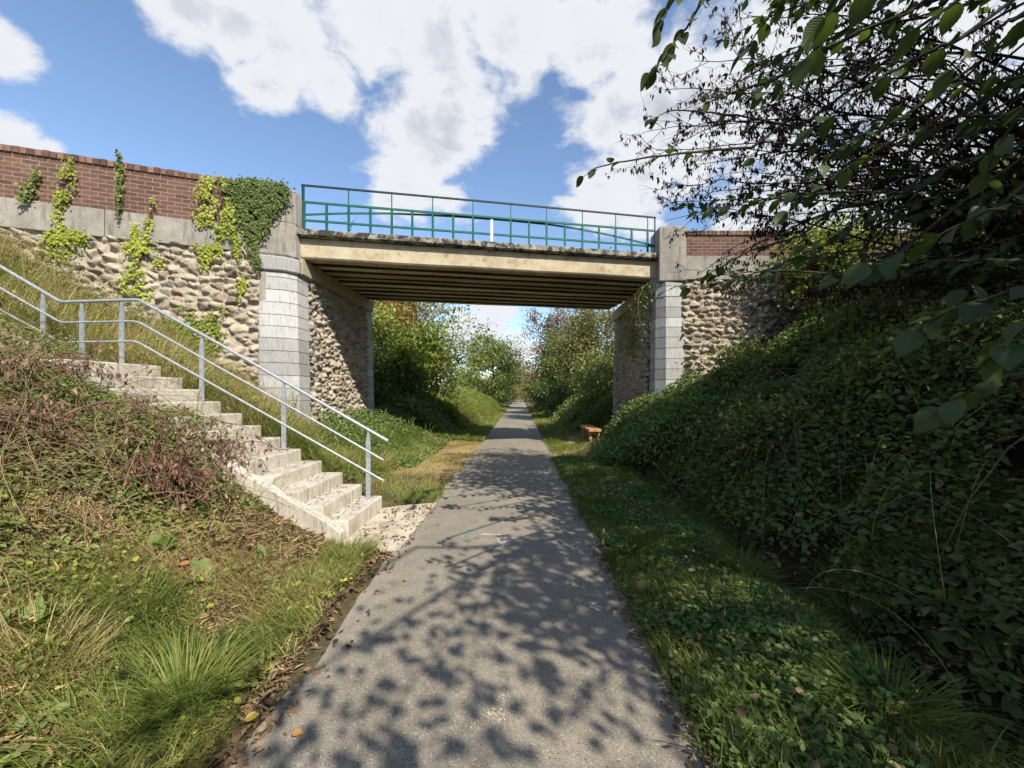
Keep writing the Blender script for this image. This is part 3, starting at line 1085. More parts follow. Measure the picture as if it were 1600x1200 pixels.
def build_railing():
    r0 = np.array((-4.72, 8.60))
    r1 = np.array((3.47, 10.15))
    root = empty('bridge_railing', (-.6, 9.35, 5.09), 0, 'green painted steel railing with thin raised top rail along the bridge edge', 'railing')
    root['_world'] = 1
    base = 5.085

    def at(t, z):
        p = r0 + (r1 - r0) * t
        return (p[0], p[1], base + z)

    def tpx(px):
        k = (px - VX) / F
        return float((k * r0[1] - r0[0]) / ((r1 - r0)[0] - k * (r1 - r0)[1]))
    for z, nm, w, m in ((1.02, 'top_rail', .035, 'dark_green_paint'), (.66, 'middle_rail', .042, 'green_paint'), (.265, 'lower_rail', .042, 'green_paint')):
        bm = BM()
        flatbar(bm, [at(0, z), at(.5, z), at(1.0, z - (.02 if z > 1 else 0))], (0, 0, 1), w, .035)
        bm.build(nm, MATS[m], root)
    bm = BM()
    arch = [(0, .40), (.1, .50), (.206, .575), (.32, .62), (.43, .64), (.55, .645), (.67, .625), (.76, .57), (.85, .49), (.93, .395), (1.0, .30)]
    flatbar(bm, [Vector(at(t, z)) + Vector((-.01, .05, 0)) for t, z in arch], (0, 0, 1), .036, .03)
    bm.build('arched_bar', MATS['green_paint'], root)
    lower = [475, 510, 544.5, 578.5, 612, 644, 676, 708, 739, 798, 826.5, 854, 882.5, 910, 936, 962, 987, 1012]
    upper = [475, 544.5, 612, 676, 739, 798, 854, 910, 962, 1012]
    for p in lower:
        t = tpx(p)
        bm = BM()
        x, y, z = at(t, 0)
        tall = p in upper
        bm.box((x - .022, y - .012, z - .03), (x + .022, y + .03, z + .66))
        if tall:
            bm.box((x - .010, y - .006, z + .66), (x + .010, y + .014, z + 1.01))
        bm.build('post', MATS['green_paint'], root)
    for t in (0.003, .997):
        bm = BM()
        x, y, z = at(t, 0)
        bm.box((x - .014, y - .01, z + .1), (x + .014, y + .014, z + 1.01))
        bm.build('end_post', MATS['dark_green_paint'], root)
    bm = BM()
    x, y, z = at(tpx(768.5), 0)
    bm.box((x - .03, y - .035, z - .05), (x + .03, y - .012, z + .60), .004)
    o = bm.build('marker_post', MATS['white_paint'], root)
    o['label'] = 'white painted marker post in the middle of the railing'


build_railing()


# ------------------------------------------------------------------ wing walls
def build_wall(loc, rz, W, sgn, label, seed, u0, top_z, brick_z, band_z, coping=True):
    root = empty('retaining_wall', loc, rz, label, 'wall')
    rng = np.random.default_rng(int(seed))
    s = sgn          # outward local y direction

    def fr(u, v, h):
        return np.stack((u0 + u, s * (.03 + h * .95 + .02 * (band_z - v)), v), -1)
    me = rubble_mesh('rubble_face', fr, W - u0, band_z + .35, -.3, .205, seed, .020, .115)
    if s < 0:
        pass
    link('rubble_face', me, MATS['rubble_stone'], root)
    bm = BM()
    lo, hi = sorted((-s * .6, s * .01))
    bm.box((u0 - .1, lo, -.3), (W, hi, band_z))
    bm.build('core_wall', MATS['band_concrete'], root)
    bm = BM()
    x = u0
    lo, hi = sorted((-s * .45, s * .115))
    while x < W:
        w = min(2.4, W - x)
        bm.box((x, lo, band_z + .01), (x + w - .012, hi, brick_z), .012)
        x += w
    bm.build('concrete_band', MATS['band_concrete'], root)
    bm = BM()
    lo, hi = sorted((-s * .30, s * .07))
    bm.box((u0 - .05, lo, brick_z + .002), (W, hi, top_z - .115))
    br = bm.build('brick_parapet', MATS['red_brick'], root)
    if coping:
        bm = BM()
        lay = bm.bm.faces.layers.float.new('tint')
        x = u0 - .05
        lo, hi = sorted((-s * .33, s * .10))
        while x < W:
            n0 = len(bm.bm.faces)
            w = .088
            j = rng.uniform(-.004, .004)
            bm.box((x, lo + j, top_z - .112), (x + w, hi + j, top_z + rng.uniform(-.006, .004)), .008)
            t = rng.uniform(0, 1)
            bm.bm.faces.ensure_lookup_table()
            for f in bm.bm.faces[n0:]:
                f[lay] = t
            x += w + .009
        bm.build('coping', MATS['coping_brick'], br)
    return root


WL_O = np.array((-4.89, 8.25))
WL_D = nz(np.array((-4.14, -1.49)))
WL_N = np.array((-WL_D[1], WL_D[0]))      # outward (toward viewer): (.34,-.94)
build_wall((WL_O[0], WL_O[1], 0), math.atan2(WL_D[1], WL_D[0]), 10.5, 1,
           'rough stone retaining wall with brick parapet beside the stairs, creepers on it', 21.0, .42, 5.84, 4.93, 4.42)
build_wall((3.6, 9.86, 0), 0.0, 9.0, -1, 'rough stone retaining wall with short brick parapet beyond the overhanging branches', 33.0, .40, 5.60, 4.97, 4.39)


# ------------------------------------------------------------------ stairs and handrail
YN, YF = 4.30, 5.40


def build_stairs():
    root = empty('staircase', (-1.86, 4.85, 0), 0, 'pale concrete stairs climbing the bank from the path, half overgrown', 'stairs')
    root['_world'] = 1
    rng = np.random.default_rng(8)
    for i in range(22):
        if i < 12:
            x1 = -1.86 - .272 * i
            z1 = .216 + .16 * i
        elif i == 12:
            continue
        else:
            x1 = -6.20 - .272 * (i - 13)
            z1 = .216 + .16 * 11 + .16 * (i - 12)
        depth = .34 if i != 11 else 1.40
        bm = BM()
        j = rng.uniform(-.012, .012)
        bm.box((x1 - depth, YN + .02 + j, z1 - .22), (x1 + j * .5, YF + j, z1 + rng.uniform(-.004, .004)), .018)
        bm.build('landing' if i == 11 else 'step', MATS['stair_concrete'], root)
    # cheek wall on the near side
    bm = BM()
    q = [(-1.88, -.25), (-1.88, .12), (-1.98, .215), (-3.2, .93), (-3.85, 1.30), (-3.85, .8), (-3.2, .2)]
    bm.prism([[(x, YN - .13, z) for x, z in q], [(x, YN - .12, z + .006) for x, z in q], [(x, YN - .012, z + .006) for x, z in q], [(x, YN, z) for x, z in q]])
    bm.build('cheek_wall', MATS['stair_concrete'], root)
    bm = BM()
    q = [(-1.90, -.25), (-1.90, .03), (-3.6, .98), (-4.9, 1.72), (-6.3, 1.78), (-6.3, 1.2), (-3.6, .3)]
    bm.prism([[(x, YN + .06, z) for x, z in q], [(x, YF - .04, z) for x, z in q]])
    bm.build('stair_base', MATS['stair_concrete'], root)


def build_handrail():
    Y = 5.30
    root = empty('handrail', (-1.9, Y, .2), 0, 'galvanised steel handrail with three rails along the concrete stairs', 'handrail')
    root['_world'] = 1
    rails = {'top_rail': ([(606, 689), (470, 611), (340, 536), (218, 469), (208, 468.5), (98, 472), (90, 469), (0, 416), (-120, 346)], .021),
             'middle_rail': ([(599, 719), (470, 645), (340, 573), (218, 504), (208, 502), (98, 504), (90, 501), (0, 450), (-120, 381)], .0145),
             'lower_rail': ([(599, 751), (470, 678), (340, 605), (218, 536), (208, 533), (98, 535), (90, 532), (0, 484), (-120, 415)], .0145)}
    for nm, (pts, r) in rails.items():
        p = np.array([P(x, y, Y) for x, y in pts])
        tube_obj(nm, [(p, np.full(len(p), r))], MATS['galvanised'], root, 10)
    for (px, yt, yb) in ((575.5, 672, 776), (443.5, 597, 700), (315.5, 523, 628), (190.5, 470, 573), (128, 472, 556), (67, 456, 530), (-20, 404, 480)):
        a = P(px, yt, Y)
        b = P(px, yb, Y)
        bm = BM()
        zb, zt = b[2] - .06, a[2] - .015
        rings = []
        for z, w in ((zb, .030), (zt - .16, .030), (zt, .010)):
            rings.append([(a[0] - w, Y - .008, z), (a[0] + w, Y - .008, z), (a[0] + w, Y + .008, z), (a[0] - w, Y + .008, z)])
        bm.prism(rings)
        po = bm.build('post', MATS['galvanised'], root)
        bm = BM()
        bm.box((a[0] - .06, Y - .05, b[2] - .015), (a[0] + .06, Y + .05, b[2]), .003)
        o = bm.build('foot_plate', MATS['galvanised'], po)
        o.location = (0, 0, 0)


build_stairs()
build_handrail()


def build_bench():
    root = empty('park_bench', (2.11, 11.9, .2), 0, 'small backless wooden bench on the grass under the bridge', 'bench')
    root['_world'] = 1
    bm = BM()
    for k in range(2):
        bm.box((1.93 + k * .178, 11.08, .535), (2.10 + k * .178, 12.75, .605), .008)
    bm.build('seat', MATS['bench_wood'], root)
    for y in (11.22, 12.52):
        for x in (1.96, 2.18):
            bm = BM()
            bm.box((x, y, .05), (x + .075, y + .09, .534), .006)
            bm.build('leg', MATS['bench_wood'], root)
        bm = BM()
        bm.box((1.965, y + .012, .44), (2.25, y + .078, .532), .005)
        bm.build('cross_rail', MATS['bench_wood'], root)


build_bench()


# ------------------------------------------------------------------ vegetation helpers
def rand_unit(rng, n):
    return nz(rng.normal(0, 1, (n, 3)))


def bez(p0, p1, bow, n):
    t = np.linspace(0, 1, n)[:, None]
    return np.asarray(p0) * (1 - t) + np.asarray(p1) * t + np.asarray(bow) * (4 * t * (1 - t))


def limb(rng, p0, p1, r0, r1, n=7, wob=.06, bow=None):
    L = np.linalg.norm(np.asarray(p1) - np.asarray(p0))
    if bow is None:
        bow = rng.normal(0, .08, 3) * L
    pts = bez(p0, p1, bow, n)
    pts[1:-1] += rng.normal(0, wob * L / n, (n - 2, 3))
    return pts, np.linspace(r0, r1, n)


def tree(name, label, base, cen, rad, nclump, per, lsize, mat, seed, cat='tree', trunk_r=.12, sig=.34, group=None, bark='bark', hole=.25, ntrunk=1, shape=DIAMOND, extra=None, flat=0.0):
    """trunk with limbs that end in leaf clumps; crown of separate leaves with gaps"""
    rng = np.random.default_rng(int(seed))
    base = np.asarray(base, float)
    cen = np.asarray(cen, float)
    rad = np.asarray(rad, float)
    root = empty(name, tuple(base), 0, label, cat, group)
    root['_world'] = 1
    # clump centres in a lumpy shell
    C = []
    while len(C) < nclump:
        u = nz(rng.normal(0, 1, 3))
        lump = .72 + .55 * _h(np.floor(u[0] * 2.2 + 9), np.floor(u[2] * 2.2 + 9) + np.floor(u[1] * 2.2) * 7, seed)
        r = rng.uniform(.30, 1.0) ** .6 * lump
        if _h(np.floor(u[0] * 3 + 20), np.floor(u[2] * 3 + 20), seed + 2.) < hole and r > .6:
            continue
        p = cen + u * rad * r
        if p[2] < base[2] + .15:
            p[2] = base[2] + rng.uniform(.1, .5)
        C.append(p)
    C = np.array(C)
    lines = []
    tops = []
    for k in range(ntrunk):
        b0 = base + (rng.normal(0, .25, 3) * (1, 1, 0) if ntrunk > 1 else 0)
        tp = cen + rng.normal(0, .35, 3) * rad * (1 if ntrunk > 1 else .5)
        tp[2] = max(tp[2], b0[2] + .4)
        b0 = b0 - np.array((0, 0, .25))
        pts, rr = limb(rng, b0, tp, trunk_r / math.sqrt(ntrunk), trunk_r * .35 / math.sqrt(ntrunk), 9)
        lines.append((pts, rr))
        tops.append(pts)
    allp = np.concatenate(tops)
    pick = rng.permutation(len(C))[:min(len(C), 46)]
    for k in pick:
        c = C[k]
        dist = np.linalg.norm(allp - c, axis=1) + np.maximum(0, allp[:, 2] - c[2]) * 1.5
        s = allp[np.argsort(dist)[min(1, len(dist) - 1)]]
        L = np.linalg.norm(c - s)
        lines.append(limb(rng, s, c, trunk_r * .22 / math.sqrt(ntrunk) + .008 * L, .006, 6, .10, np.array((0, 0, .10 * L)) + rng.normal(0, .06, 3) * L))
    tr = tube_obj('trunk', lines, MATS[bark], root, 6)
    # leaves
    n = nclump * per
    ci = np.repeat(np.arange(nclump), per)
    sg = sig * rng.uniform(.6, 1.35, nclump)
    off = rng.normal(0, 1, (n, 3)) * (sg[ci][:, None]) * (1, 1, .75)
    pos = C[ci] + off
    out = nz(pos - cen + rng.normal(0, .6, (n, 3)) * rad)
    nr = nz(out * .55 + rand_unit(rng, n) * .7 + np.array((0, 0, .55)))
    d = nz(rand_unit(rng, n) + np.array((0, 0, -.35)) + out * .5)
    L = lsize * rng.uniform(.6, 1.3, n)
    tint = np.clip(.5 + .22 * rng.normal(0, 1, nclump)[ci] + .16 * rng.normal(0, 1, n), 0, 1)
    gz = G(pos[:, 0], pos[:, 1])
    ok = pos[:, 2] > gz + .02
    me = leaf_mesh('crown', pos[ok], d[ok], nr[ok], L[ok], L[ok] * .62, tint[ok], shape)
    link('crown', me, MATS[mat], root)
    return root


# ------------------------------------------------------------------ trees and bushes beyond the bridge
TG = 'trees along the path beyond the bridge'
tree('broadleaf_tree', 'bright green leafy tree just behind the stair-side abutment, leaves catching the sun', (-5.6, 16.0, .8), (-4.9, 15.8, 3.0), (1.75, 1.5, 2.3), 120, 75, .17, 'far_bright', 41, 'tree', .12, .30, TG, ntrunk=3)
tree('tall_tree', 'tall olive tree partly hidden by the stair-side abutment, top cut off by the bridge', (-6.6, 20.5, 1.4), (-6.1, 20, 5.0), (2.6, 2.0, 3.0), 150, 80, .16, 'far_olive', 42, 'tree', .18, .40, TG)
tree('orange_leaved_tree', 'orange-leaved tree in the gap beside the stair-side abutment', (-6.7, 18.6, 1.0), (-5.75, 18.2, 5.0), (.75, .8, 1.0), 40, 70, .12, 'far_orange', 43, 'tree', .08, .24, TG)
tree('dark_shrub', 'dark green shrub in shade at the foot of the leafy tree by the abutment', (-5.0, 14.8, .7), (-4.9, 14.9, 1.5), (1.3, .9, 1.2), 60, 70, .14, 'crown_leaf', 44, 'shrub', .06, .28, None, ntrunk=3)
tree('slender_sapling', 'slender sapling with sparse yellowish leaves reaching into the sky gap', (-3.8, 17.4, .6), (-2.75, 16.8, 4.1), (1.45, 1.0, 1.7), 56, 24, .14, 'far_bright', 45, 'tree', .05, .26, TG, bark='grey_twig', ntrunk=3, hole=.1)
tree('green_shrub', 'rounded light green shrub rising from the tall herbs under the sapling', (-4.3, 19.6, .9), (-4.2, 19.4, 2.6), (1.5, 1.3, 1.6), 80, 70, .15, 'far_green', 46, 'shrub', .07, .32, None, ntrunk=3)
tree('round_tree', 'rounded green tree left of the vanishing path against the small white cloud', (-4.2, 44, 1.4), (-2.9, 43, 4.3), (2.9, 2.6, 3.3), 190, 75, .22, 'far_green', 47, 'tree', .25, .48, TG, hole=.15)
tree('distant_tree', 'small distant olive tree between the rounded tree and the path end', (-2.6, 62, 1.0), (-.9, 62, 3.6), (2.1, 2.2, 3.4), 90, 60, .28, 'far_olive', 48, 'tree', .2, .5, TG)
tree('reddish_tree', 'russet tinted tree right of the path end, in front of the sky', (4.0, 40, 1.2), (3.6, 39, 5.8), (2.9, 2.2, 4.0), 190, 75, .20, 'far_red', 49, 'tree', .2, .45, TG)
tree('olive_tree', 'broad olive green tree filling the gap beside the far abutment', (4.9, 23, 1.2), (4.4, 22.5, 3.9), (2.3, 1.8, 3.3), 230, 80, .15, 'far_olive', 50, 'tree', .15, .36, TG, ntrunk=2)
tree('hedge_tree', 'mid-green bushy tree between the russet tree and the broad olive one', (4.2, 30, 1.0), (3.7, 29.5, 3.6), (2.2, 1.8, 3.1), 170, 75, .18, 'far_green', 51, 'tree', .14, .38, TG)
tree('shaded_shrub', 'dark green shrub behind the wooden bench against the abutment end', (3.9, 16.6, .8), (3.7, 16.4, 1.9), (1.15, 1.0, 1.5), 80, 70, .13, 'far_green', 52, 'shrub', .06, .28, None, ntrunk=3)
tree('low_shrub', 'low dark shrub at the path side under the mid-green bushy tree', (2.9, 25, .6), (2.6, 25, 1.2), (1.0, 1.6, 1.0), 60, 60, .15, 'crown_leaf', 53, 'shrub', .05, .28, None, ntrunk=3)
tree('distant_bush', 'distant pale green bush closing the low gap left of the rounded tree', (-7.4, 54, 1.6), (-7.0, 54, 3.0), (2.6, 2.0, 1.9), 90, 60, .24, 'far_bright', 61, 'bush', .15, .45, None, ntrunk=3)
tree('end_tree', 'tall distant tree standing at the left of the path end', (-3.8, 85, .8), (-2.4, 84, 4.2), (3.2, 3, 4.0), 90, 60, .38, 'far_green', 54, 'tree', .25, .7, TG)
tree('end_thicket_tree', 'distant dark tree closing the view at the right of the path end', (3.2, 80, .8), (2.6, 78, 3.4), (2.6, 3, 3.6), 90, 60, .36, 'far_olive', 55, 'tree', .25, .65, TG)
tree('closing_tree', 'farthest tree blocking the path line at the horizon', (1.2, 125, .5), (.3, 124, 4.0), (5.5, 3, 4.4), 120, 60, .5, 'crown_leaf', 56, 'tree', .3, .9, TG)
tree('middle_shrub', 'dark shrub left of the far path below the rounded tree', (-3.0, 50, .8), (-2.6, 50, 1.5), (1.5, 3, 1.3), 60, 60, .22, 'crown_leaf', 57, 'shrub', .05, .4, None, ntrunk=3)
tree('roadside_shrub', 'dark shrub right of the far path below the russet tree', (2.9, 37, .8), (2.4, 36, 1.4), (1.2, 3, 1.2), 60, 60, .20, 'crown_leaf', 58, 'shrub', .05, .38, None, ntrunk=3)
tree('parapet_shrub', 'pale green shrub showing above the brick parapet end pillar', (5.2, 13.0, 3.9), (5.0, 12.4, 5.6), (1.6, .8, .95), 60, 55, .11, 'far_bright', 59, 'shrub', .06, .26, None, ntrunk=3)
tree('sunlit_bush', 'yellow-green sunlit bush at the end of the short brick parapet', (7.2, 9.0, 2.7), (7.1, 9.0, 4.5), (1.0, .5, 1.05), 90, 75, .10, 'far_bright', 60, 'bush', .07, .24, None, ntrunk=3)


def bare_tree():
    rng = np.random.default_rng(71)
    base = np.array((5.0, 27.0, 1.0))
    root = empty('bare_tree', tuple(base), 0, 'bare grey-branched tree right of the sky gap under the bridge', 'tree', TG)
    root['_world'] = 1
    lines = []
    trunk, rr = limb(rng, base - (0, 0, .3), (4.7, 27, 8.5), .13, .05, 10, .03)
    lines.append((trunk, rr))
    pts_leaf = []
    for k in range(30):
        s = trunk[rng.integers(3, 10)]
        e = s + np.array((rng.uniform(-3.2, 1.6), rng.uniform(-1.5, 1.5), rng.uniform(.2, 2.0)))
        l1 = limb(rng, s, e, .03, .008, 7, .08)
        lines.append(l1)
        for j in range(9):
            a = l1[0][rng.integers(2, 7)]
            b = a + np.array((rng.uniform(-1.0, .7), rng.uniform(-.7, .7), rng.uniform(-.15, .9)))
            lines.append(limb(rng, a, b, .012, .004, 5, .08))
            pts_leaf.append(b)
    tube_obj('trunk', lines, MATS['grey_twig'], root, 4)
    C = np.array(pts_leaf)
    n = 900
    pos = C[rng.integers(0, len(C), n)] + rng.normal(0, .2, (n, 3))
    link('crown', leaf_mesh('crown', pos, rand_unit(rng, n), rand_unit(rng, n), .11, .06, rng.uniform(0, 1, n)), MATS['far_olive'], root)


bare_tree()


def twig_bush(label, base, h, n, seed):
    rng = np.random.default_rng(int(seed))
    root = empty('bare_twigs', base, 0, label, 'shrub')
    root['_world'] = 1
    lines = []
    for k in range(n):
        b = np.array(base) + rng.normal(0, .12, 3) * (1, 1, 0)
        e = b + np.array((rng.normal(0, .35) * h, rng.normal(0, .2) * h, h * rng.uniform(.7, 1)))
        l1 = limb(rng, b, e, .012, .004, 7, .08)
        lines.append(l1)
        for j in range(5):
            a = l1[0][rng.integers(2, 6)]
            lines.append(limb(rng, a, a + np.array((rng.normal(0, .3), rng.normal(0, .2), rng.uniform(.15, .5))), .007, .003, 4, .08))
    tube_obj('stem', lines, MATS['dark_twig'], root, 4)


twig_bush('thin bare twigs showing through the railing near its far end', (1.75, 14.2, 4.9), 1.75, 6, 81)
twig_bush('dark bare twigs showing through the railing beside the ivy-clad pillar', (-6.6, 12.8, 5.0), 2.1, 6, 82)


# ------------------------------------------------------------------ grass and ground cover
def on_ground(x, y, dz=0.0):
    return np.stack((x, y, G(x, y) + dz), -1)


def inside_stairs(x, y, m=0.0):
    return (y > YN - .16 - m) & (y < YF + m) & (x < -1.80 + m)


def wall_front_y(x):
    """y of the left wing wall's face at x (x < -4.89)"""
    return WL_O[1] + (x - WL_O[0]) * WL_D[1] / WL_D[0]


def scatter(rng, n, x0, x1, y0, y1):
    return rng.uniform(x0, x1, n), rng.uniform(y0, y1, n)


def grass(name, label, n, box, h, w, tint0, seed, mat='grass_leaf', dens=(3.0, .42), keep=None, bend=(.3, 1.1), tscale=1.3, tspread=.3, hn=None, ypow=1.0):
    rng = np.random.default_rng(int(seed))
    x = rng.uniform(box[0], box[1], n)
    y = box[2] + (box[3] - box[2]) * rng.uniform(0, 1, n) ** ypow
    ok = fbm(x * dens[0], y * dens[0], seed + .5) > dens[1] * rng.uniform(.75, 1.2, n)
    if keep is not None:
        ok &= keep(x, y, rng)
    x, y = x[ok], y[ok]
    n = len(x)
    pos = on_ground(x, y, -.01)
    cl = fbm(x * 1.7, y * 1.7, seed + 3.)
    hh = rng.uniform(h[0], h[1], n) * (.55 + .9 * cl)
    if hn is not None:
        hh *= hn(x, y)
    ww = rng.uniform(w[0], w[1], n)
    a = fbm(x * .8, y * .8, seed + 1.) * 12 + rng.normal(0, 1.1, n)
    lean = np.stack((np.cos(a), np.sin(a)), -1)
    tn = tint0(x, y) if callable(tint0) else tint0
    tint = np.clip(tn + tspread * (fbm(x * tscale, y * tscale, seed + 2.) - .5) * 2 + rng.normal(0, .12, n), 0, 1)
    me = blade_mesh(name, pos, hh, ww, lean, rng.uniform(bend[0], bend[1], n), tint, rng)
    return tag(link(name, me, MATS[mat]), label, 'grass', kind='stuff')


def left_keep(x, y, rng):
    k = ~inside_stairs(x, y, .03)
    k &= x < edge_l(y) + .05 - .16 * rng.uniform(0, 1, len(x)) ** 2
    k &= ~((x < -4.6) & (y > wall_front_y(x) - .05))
    k &= ~((y > 3.98) & (y < 5.75) & (x > -1.9))
    return k


def left_dry(x, y):
    # straw-coloured higher up the bank and in patches, green along the path
    return .52 + .22 * ss(-1.7, -2.7, x) * ss(1.0, 2.2, y) + .10 * ss(2.0, 4.0, y)


grass('long_grass', 'long green and straw grass on the stair-side foreground bank', 130000, (-5.2, -1.15, .7, 4.25), (.06, .28), (.003, .007), left_dry, 101,
      keep=lambda x, y, r: left_keep(x, y, r) & (x < edge_l(y) - .30 * fbm(y * 2.2, 4.0, 2.) * ss(1.2, 1.8, y)), ypow=1.0, dens=(2.6, .385), tspread=.46, hn=lambda x, y: (1 - .45 * ss(-2.6, -3.6, x)) * (1 - .62 * ss(2.9, 3.7, y) * ss(-1.7, -2.1, x)))
grass('verge_grass', 'short dry and green grass beyond the stairs beside the path', 60000, (-4.8, -1.15, 5.4, 13.0), (.06, .24), (.005, .010),
      lambda x, y: .45 + .38 * ss(6.2, 8, y) * ss(-3.2, -2.2, x) - .15 * ss(-2.6, -3.4, x), 102, keep=left_keep, dens=(2.0, .40), hn=lambda x, y: .55 + 1.5 * ss(-2.4, -3.4, x))
grass('wall_foot_grass', 'tall yellowing grass between the stairs and the stone wall', 60000, (-9.5, -2.6, 5.3, 8.4), (.22, .62), (.005, .010), .60, 103, keep=left_keep, dens=(2.0, .30), tspread=.4)


def right_keep(x, y, rng):
    return x > edge_r(y) - .05 + .16 * rng.uniform(0, 1, len(x)) ** 2


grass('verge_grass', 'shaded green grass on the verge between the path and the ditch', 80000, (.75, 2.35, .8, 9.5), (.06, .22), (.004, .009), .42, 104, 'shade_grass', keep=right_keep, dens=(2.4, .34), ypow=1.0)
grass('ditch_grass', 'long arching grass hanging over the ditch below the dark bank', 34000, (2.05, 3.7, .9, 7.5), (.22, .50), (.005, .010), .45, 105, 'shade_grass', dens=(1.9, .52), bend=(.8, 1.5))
grass('bench_grass', 'sunlit grass and dry patches around the wooden bench', 22000, (.78, 3.3, 9.3, 15.0), (.05, .20), (.006, .011), .45, 106, keep=right_keep, dens=(1.8, .44))
grass('far_verge_grass', 'sunlit grass along the far path on the stair side', 50000, (-4.2, -1.2, 13.0, 48.0), (.10, .34), (.010, .022), .45, 107, keep=left_keep, dens=(1.2, .32), ypow=1.6)
grass('far_verge_grass', 'sunlit grass along the far path on the bench side', 32000, (.8, 3.4, 15.0, 50.0), (.10, .34), (.010, .022), .45, 108, keep=right_keep, dens=(1.2, .32), ypow=1.6)
grass('tall_herbs', 'tall yellow-green herbs on the sunny slope left of the far path', 60000, (-5.2, -1.75, 16.0, 46.0), (.5, 1.05), (.014, .034), .44, 109, keep=left_keep, dens=(1.0, .25), ypow=1.5,
      hn=lambda x, y: .25 + .95 * ss(-1.7, -2.9, x))


def leaf_scatter(name, label, n, box, size, seed, mat, lift=.06, keep=None, tint=.5, ts=.25, shape=DIAMOND, dens=None, cat='plants', up=.9, layer=None, kind='stuff', aspect=.62, ypow=1.0, prop=None):
    rng = np.random.default_rng(int(seed))
    x = rng.uniform(box[0], box[1], n)
    y = box[2] + (box[3] - box[2]) * rng.uniform(0, 1, n) ** ypow
    ok = np.ones(n, bool)
    if dens is not None:
        ok &= fbm(x * dens[0], y * dens[0], seed + .3) > dens[1] * rng.uniform(.8, 1.2, n)
    if keep is not None:
        ok &= keep(x, y, rng)
    x, y = x[ok], y[ok]
    n = len(x)
    z = G(x, y)
    hl = lift if not callable(lift) else lift(x, y)
    z = z + hl * rng.uniform(.15, 1, n) ** (.6 if layer is None else layer)
    e = .15
    gx = (G(x + e, y) - G(x - e, y)) / (2 * e)
    gy = (G(x, y + e) - G(x, y - e)) / (2 * e)
    nrm = nz(np.stack((-gx, -gy, np.ones(n)), -1))
    nr = nz(nrm * up + rand_unit(rng, n) * .62)
    d = nz(rand_unit(rng, n) * (1, 1, .5) + np.array((0, 0, -.12)))
    L = rng.uniform(size[0], size[1], n)
    if prop is not None:
        L = L * prop(x, y)
    tn = tint(x, y) if callable(tint) else tint
    tt = np.clip(tn + ts * (fbm(x * 1.5, y * 1.5, seed + 4.) - .5) * 2 + rng.normal(0, .14, n), 0, 1)
    me = leaf_mesh(name, np.stack((x, y, z), -1), d, nr, L, L * aspect, tt, shape)
    return tag(link(name, me, MATS[mat]), label, cat, kind=kind)


leaf_scatter('bank_herbs', 'small green herbs mixed through the dry grass of the foreground bank', 12000, (-4.6, -1.35, .9, 4.15), (.02, .055), 119, 'scrub_leaf', .12, left_keep, .68, .35, OVATE, (1.6, .60), cat='herbs')
leaf_scatter('bank_dead_leaves', 'brown dead leaves lying through the grass of the foreground bank', 9000, (-4.6, -1.3, .9, 4.15), (.02, .06), 118, 'litter_leaf', .07, left_keep, .35, .3, OVATE, (1.8, .50), cat='fallen leaves')
# right verge broad leaves and clover
leaf_scatter('verge_herbs', 'small broad leaves and clover among the verge grass above the ditch', 46000, (.80, 2.3, .9, 9.5), (.018, .055), 120, 'nettle_leaf', .13, right_keep, .38, .3, OVATE, (2.2, .42), cat='herbs')
leaf_scatter('verge_leaves', 'brown and yellow fallen leaves dropped in the verge grass', 2600, (.85, 2.6, .9, 7.0), (.025, .065), 121, 'litter_leaf', .12, right_keep, .62, .35, OVATE, (1.6, .48), cat='fallen leaves')


grass('hay', 'tall dry straw stems standing along the foot of the stone wall', 14000, (-9.5, -3.6, 5.5, 8.2), (.45, 1.0), (.004, .008), .78, 110, keep=left_keep, dens=(1.6, .46), bend=(.15, .7), tspread=.2)
# right bank: bramble and ivy cover
def bank_lift(x, y):
    base = .12 + .75 * fbm(x * .9, y * .9, 31.) ** 1.4 + .34 * fbm(x * 2.6, y * 2.6, 37.)
    return base * (.22 + .78 * ss(2.7, 4.3, x)) * ss(2.4, 2.8, x)


def bank_keep(x, y, rng):
    wall = (x > 3.3) & (y > 9.62)
    return ~wall & (x > 2.5 + .35 * (fbm(y * 1.1, 2.0, 3.) - .5) + .25 * rng.normal(0, .5, len(x)))


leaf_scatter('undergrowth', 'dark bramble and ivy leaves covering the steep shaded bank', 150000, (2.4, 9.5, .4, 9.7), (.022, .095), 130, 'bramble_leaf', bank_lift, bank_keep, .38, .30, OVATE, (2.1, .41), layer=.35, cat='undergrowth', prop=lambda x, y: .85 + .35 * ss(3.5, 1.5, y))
leaf_scatter('bank_litter', 'brown and yellow fallen leaves caught on the shaded bank', 5500, (2.3, 7.5, .5, 7), (.03, .09), 131, 'litter_leaf', bank_lift, bank_keep, .60, .3, OVATE, (1.3, .50), layer=.4, cat='fallen leaves')
# nettles, lit, by the right pier
def nettle_keep(x, y, rng):
    r = ((x - 3.0) / 1.35) ** 2 + ((y - 8.9) / 1.5) ** 2
    return (r < 1.1 - .4 * rng.uniform(0, 1, len(x))) & ~((x > 3.35) & (y > 9.65)) & (x > 1.55)


leaf_scatter('nettle_patch', 'sunlit green nettles massed in front of the far pier by the bench', 30000, (1.4, 4.6, 7.3, 10.6), (.05, .10), 132, 'nettle_leaf',
             lambda x, y: .25 + .80 * ss(1.6, 2.7, x) * (.6 + .6 * fbm(x * 2, y * 2, 5.)), nettle_keep, .5, .25, OVATE, None, layer=.55, cat='nettles', up=.6)


def bank2(x, y, rng):
    return (y < 9.6) & (x > 3.4) & (x < 7.2)


